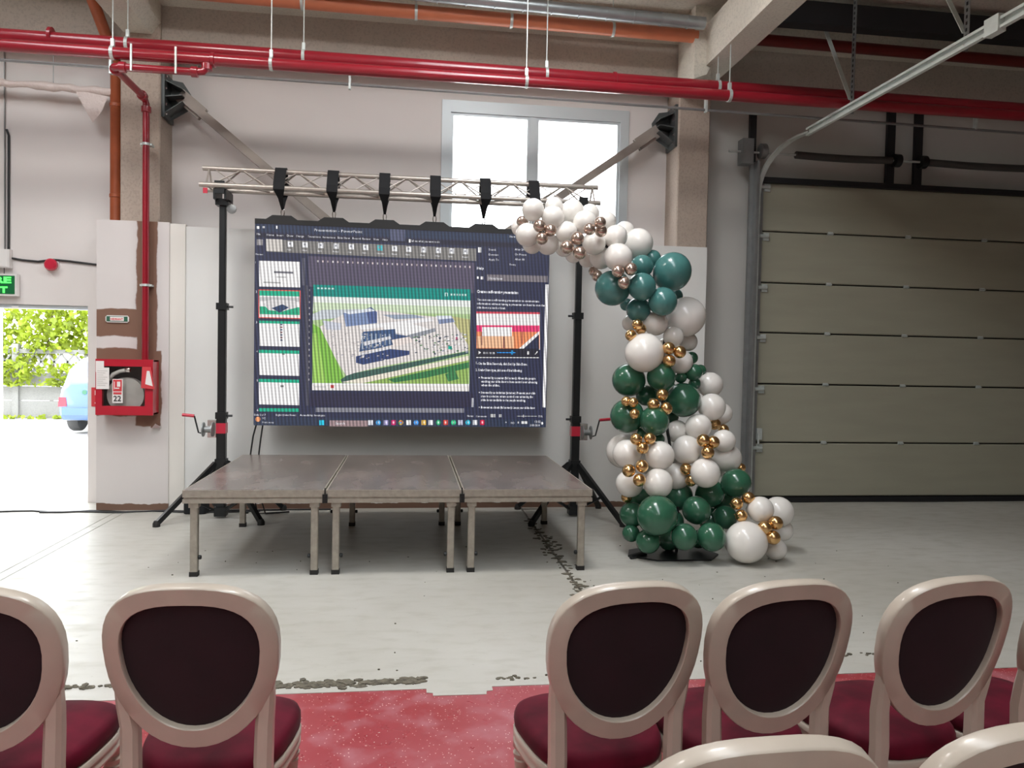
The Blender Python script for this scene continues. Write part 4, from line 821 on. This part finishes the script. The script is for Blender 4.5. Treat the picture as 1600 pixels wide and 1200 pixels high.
def make_chair():
    t = thing('dining_chair', 'chair', 'chair')
    kw = dict(parent=t, world=False)
    ro, ri = outline(.230,.245), outline(.180,.190,egg=.13); rings = []
    prof = [(0,.018),(.12,.024),(.5,.027),(.88,.022),(1,.012),(1,-.015),(.985,-.019),(.95,-.021),(.05,-.021),(.015,-.019),(0,-.015)]
    ring_pts = []
    for i in range(44):
        (ox,oz),(ix,iz) = ro[i],ri[i]; ring_pts.append([bp(ix+(ox-ix)*f, iz+(oz-iz)*f+.004*(1-f), d) for f,d in prof])
    mb = MB(); n = len(prof); mb.add([p for r in ring_pts for p in r], [(i*n+j,((i+1)%44)*n+j,((i+1)%44)*n+(j+1)%n,i*n+(j+1)%n) for i in range(44) for j in range(n)])
    mb.obj('back_frame','chair_wood',smooth=True,**kw)
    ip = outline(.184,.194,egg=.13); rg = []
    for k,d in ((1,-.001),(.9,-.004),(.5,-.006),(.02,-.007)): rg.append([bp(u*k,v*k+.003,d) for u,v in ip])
    MB().loft(rg).obj('back_panel','velvet_shaded',smooth=True,**kw)
    rg = []
    for k,d in ((1,.004),(.97,.02),(.85,.034),(.5,.045),(.02,.048)): rg.append([bp(u*k,v*k+.003,d) for u,v in ip])
    MB().loft(rg).obj('back_cushion','velvet',smooth=True,**kw)
    for sx in (-1,1):   # rear legs run up into the medallion
        pts = [bp(sx*.203,.03,.002),bp(sx*.198,-.06,.002),bp(sx*.190,-.13,.002),bp(sx*.183,-.20,.002),(sx*.181,BY+.008,.47),(sx*.183,BY+.012,.36),(sx*.184,BY-.01,.2),(sx*.185,BY-.07,0)]; ws = [.010,.034,.046,.049,.050,.050,.042,.034]
        rg = []
        for (x,y,z),w_ in zip(pts,ws):
            h = w_/2; c_ = h*.45; rg.append([(x-h+c_,y-h,z),(x+h-c_,y-h,z),(x+h,y-h+c_,z),(x+h,y+h-c_,z),(x+h-c_,y+h,z),(x-h+c_,y+h,z),(x-h,y+h-c_,z),(x-h,y-h+c_,z)])
        MB().loft(rg).obj('leg','chair_wood',smooth=True,**kw)
        fx = sx*.180
        MB().lathe([(.012,0),(.014,.02),(.024,.26),(.026,.27),(.022,.275),(.028,.285),(.030,.295),(.022,.305),(.030,.315),(.031,.37)],16,(fx,.168,0)).obj('leg','chair_wood',smooth=True,**kw)
    MB().loft([seat_ring(k,z) for k,z in ((.97,.342),(1.0,.348),(1.005,.358),(.985,.364),(.985,.378),(1.01,.382),(1.01,.396),(.99,.402),(.97,.404))]).obj('seat_rail','chair_wood',smooth=True,**kw)
    MB().loft([seat_ring(k,z) for k,z in ((.96,.402),(.995,.410),(1.005,.425),(1.0,.444),(.975,.458),(.90,.468),(.6,.480),(.3,.486),(.02,.487))]).obj('seat_cushion','velvet',smooth=True,**kw)
    return t
CH_ = [(-.565,2.43,-3,'white medallion-back chair standing alone in the row before the hydrant side of the stage'),
 (-1.13,2.44,-2,'white medallion-back chair cut by the picture edge on the door side'),
 (.59,2.37,7,'white medallion-back chair at the aisle, touching its neighbour, before the balloon arch'),
 (1.05,2.36,7,'white medallion-back chair between the aisle one and the strongly turned one'),
 (1.57,2.36,9,'white medallion-back chair turned most towards the stage, before the sectional door'),
 (2.035,2.36,10,'white medallion-back chair sliver at the picture edge before the sectional door'),
 (.59,1.49,2,'white chair of the near row showing only the top of its back, aisle end'),
 (1.085,1.50,5,'white chair of the near row showing only its back top, beside the aisle-end one')]
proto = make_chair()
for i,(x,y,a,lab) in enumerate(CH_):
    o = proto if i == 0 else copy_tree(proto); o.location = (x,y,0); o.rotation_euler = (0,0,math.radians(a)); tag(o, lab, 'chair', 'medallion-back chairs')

# ---------------------------------------------------------------- the yard beyond the door
fn = thing('panel_fence', 'pale concrete panel fence with posts across the yard', 'fence', (-8,19.5,0))
posts = [-13.1,-11.2,-9.22,-7.25,-5.3,-3.3]
for x in posts: MB().box(x-.07,x+.07,19.42,19.58,-.04,1.72).obj('post','concrete_fence',fn)
for a,b in zip(posts,posts[1:]):
    for z0,z1 in ((-.04,.38),(.39,.72),(.73,1.05)): MB().box(a+.07,b-.07,19.47,19.53,z0,z1).obj('panel','concrete_fence',fn)
    MB().box(a+.07,b-.07,19.47,19.53,1.50,1.60).box(a+.07,b-.07,19.47,19.53,1.06,1.12).obj('lattice_rail','concrete_fence',fn)
    for i in range(6):
        c0 = a+.1+(b-a-.2)*i/6; c1 = a+.1+(b-a-.2)*(i+1)/6; MB().bar((c0,19.5,1.12),(c1,19.5,1.50),.04).bar((c0,19.5,1.50),(c1,19.5,1.12),.04).obj('lattice','concrete_fence',fn)
random.seed(3); mb = MB()
def leaf(c, s):
    a = Vector((random.gauss(0,1),random.gauss(0,.6)-.6,random.gauss(0,1))).normalized(); u = a.orthogonal().normalized(); w_ = a.cross(u); th = random.random()*6.28; u, w_ = u*math.cos(th)+w_*math.sin(th), w_*math.cos(th)-u*math.sin(th)
    c = Vector(c); pt = [(0,-1),(.75,-.75),(.95,.05),(.45,.35),(0,1.1),(-.45,.35),(-.95,.05),(-.75,-.75)]
    mb.add([c]+[c+u*p*s+w_*q*s+a*s*.18*abs(p) for p,q in pt],[(0,i+1,(i+1)%8+1) for i in range(8)])
for i in range(8200):
    x = random.uniform(-11.5,-5.2); z = 1.25+abs(random.gauss(0,1.1))+.3*math.sin(x*2.1); y = 19.9+random.uniform(-.55,.5)
    if random.random() < .10: z = random.uniform(.75,1.3); y = 19.25
    leaf((x,y,z),random.uniform(.035,.09))
tag(mb.obj('vine_foliage','leaf'),'sunlit yellow-green vine leaves spilling over the yard fence','foliage',kind='stuff')
for i,x in enumerate((-9.9,-8.6,-7.0)):
    tag(MB().tube([(x,19.75,0),(x+.1,19.8,1.0),(x-.1,19.85,1.9),(x+.15,19.9,3.1)],[.05,.04,.03,.015],7).obj('vine_stem','wood_vine'),('brown vine stem behind the fence, near the door edge','brown vine stem behind the middle fence panel','brown vine stem behind the fence close to the car')[i],'vine','vine stems')
random.seed(9); mb = MB()
for i in range(160): leaf((random.uniform(-11,-5.6),random.uniform(19.15,19.4),random.uniform(-.03,.05)),random.uniform(.03,.07))
tag(mb.obj('ground_weeds','leaf'),'low weeds along the foot of the yard fence','weeds',kind='stuff')
car = thing('car', 'light blue hatchback parked in the yard, seen from behind', 'car', (-5.79,15.6,0)); CX,CY = -5.79,15.6
def sec(y,wl,ws,wr,zl,zs,zr):
    pts = [(wl*.93,zl),(wl,zl+.12),(wl,.55),(ws,zs),(wr+.02,zr-.10),(wr-.10,zr),(0,zr+.02)]
    ring = pts+[(-a,b) for a,b in pts[-2::-1]]; return [(CX+a,CY+y,b) for a,b in ring]
MB().loft([sec(0,.78,.76,.72,.34,.78,.92),sec(.05,.85,.82,.76,.27,.84,1.0),sec(.18,.875,.84,.70,.24,.90,1.32),sec(.40,.88,.85,.66,.24,.92,1.45),sec(1.2,.88,.86,.66,.22,.92,1.50),sec(2.0,.88,.86,.62,.22,.92,1.44),sec(2.6,.88,.84,.74,.22,.90,1.02),sec(3.3,.84,.78,.70,.24,.80,.88),sec(3.6,.74,.70,.62,.34,.66,.74)]).obj('body','car_paint',car,True)
MB().add([(CX-.62,CY+.035,.985),(CX+.62,CY+.035,.985),(CX+.52,CY+.20,1.345),(CX-.52,CY+.20,1.345)],[(0,1,2,3)]).obj('rear_window','car_glass',car)
for s_ in (-1,1):
    MB().add([(CX+s_*.845,CY+.45,.98),(CX+s_*.86,CY+2.3,.98),(CX+s_*.67,CY+1.9,1.36),(CX+s_*.70,CY+.6,1.38)],[(0,1,2,3)]).obj('side_window','car_glass',car)
    MB().prism([(CX+s_*.855,.52),(CX+s_*.70,.53),(CX+s_*.72,.70),(CX+s_*.835,.70)],CY-.01,CY+.08,'y').obj('tail_light','tail_light',car)
    for wy in (.62,2.95): 
        wl = MB().lathe([(.18,-.10),(.28,-.10),(.30,-.07),(.30,.07),(.28,.10),(.18,.10)],22,(CX+s_*.75,CY+wy,.30),'x').obj('wheel','tyre',car,True); MB().lathe([(.02,-.085),(.18,-.08),(.18,.08),(.02,.085)],16,(CX+s_*.75,CY+wy,.30),'x').obj('rim','chrome',wl,True)
MB().box(CX-.80,CX+.80,CY-.04,CY+.02,.36,.50,.02).obj('bumper','car_paint',car); MB().box(CX-.26,CX+.26,CY-.015,CY+.0,.60,.71).obj('number_plate','white_plastic',car); MB().lathe([(.045,0),(.045,.012)],14,(CX-.38,CY-.012,.80),'y').obj('badge','print_green',car)
# ---------------------------------------------------------------- fill lamps added overhead, unseen, to brighten the hall
for i,(x,y) in enumerate([(-5.5,5.2),(-2.2,5.2),(.9,5.2),(-5.,-6.),(-2.,-7.),(1.,-7.)]):
    lab = ('door-side','middle','arch-side')[i%3]+' unseen high-bay fill lamp added over the '+('front rows','rear of the hall')[i//3]
    o = thing('fill_lamp', lab, 'lamp', (x,y,5.5), group='added high-bay fill lamps'); MB().lathe([(.06,.30),(.10,.28),(.12,.16),(.24,.06),(.25,0),(.235,0),(.10,.05)],22,(x,y,5.5)).obj('housing','fill_lamp_body',o,True); MB().tube([(x,y,5.78),(x,y,6)],.008,6).obj('rod','galv_dark',o)
    MB().lathe([(.20,0),(.20,.008)],22,(x,y,5.515)).obj('diffuser','fill_lamp_glow',o,True)
    l = light('fill_lamp_light','AREA',(0,0,-.01),(0,0,0),FILL_LAMP,shape='DISK',size=.9,color=(1,.97,.93)); l.parent = o
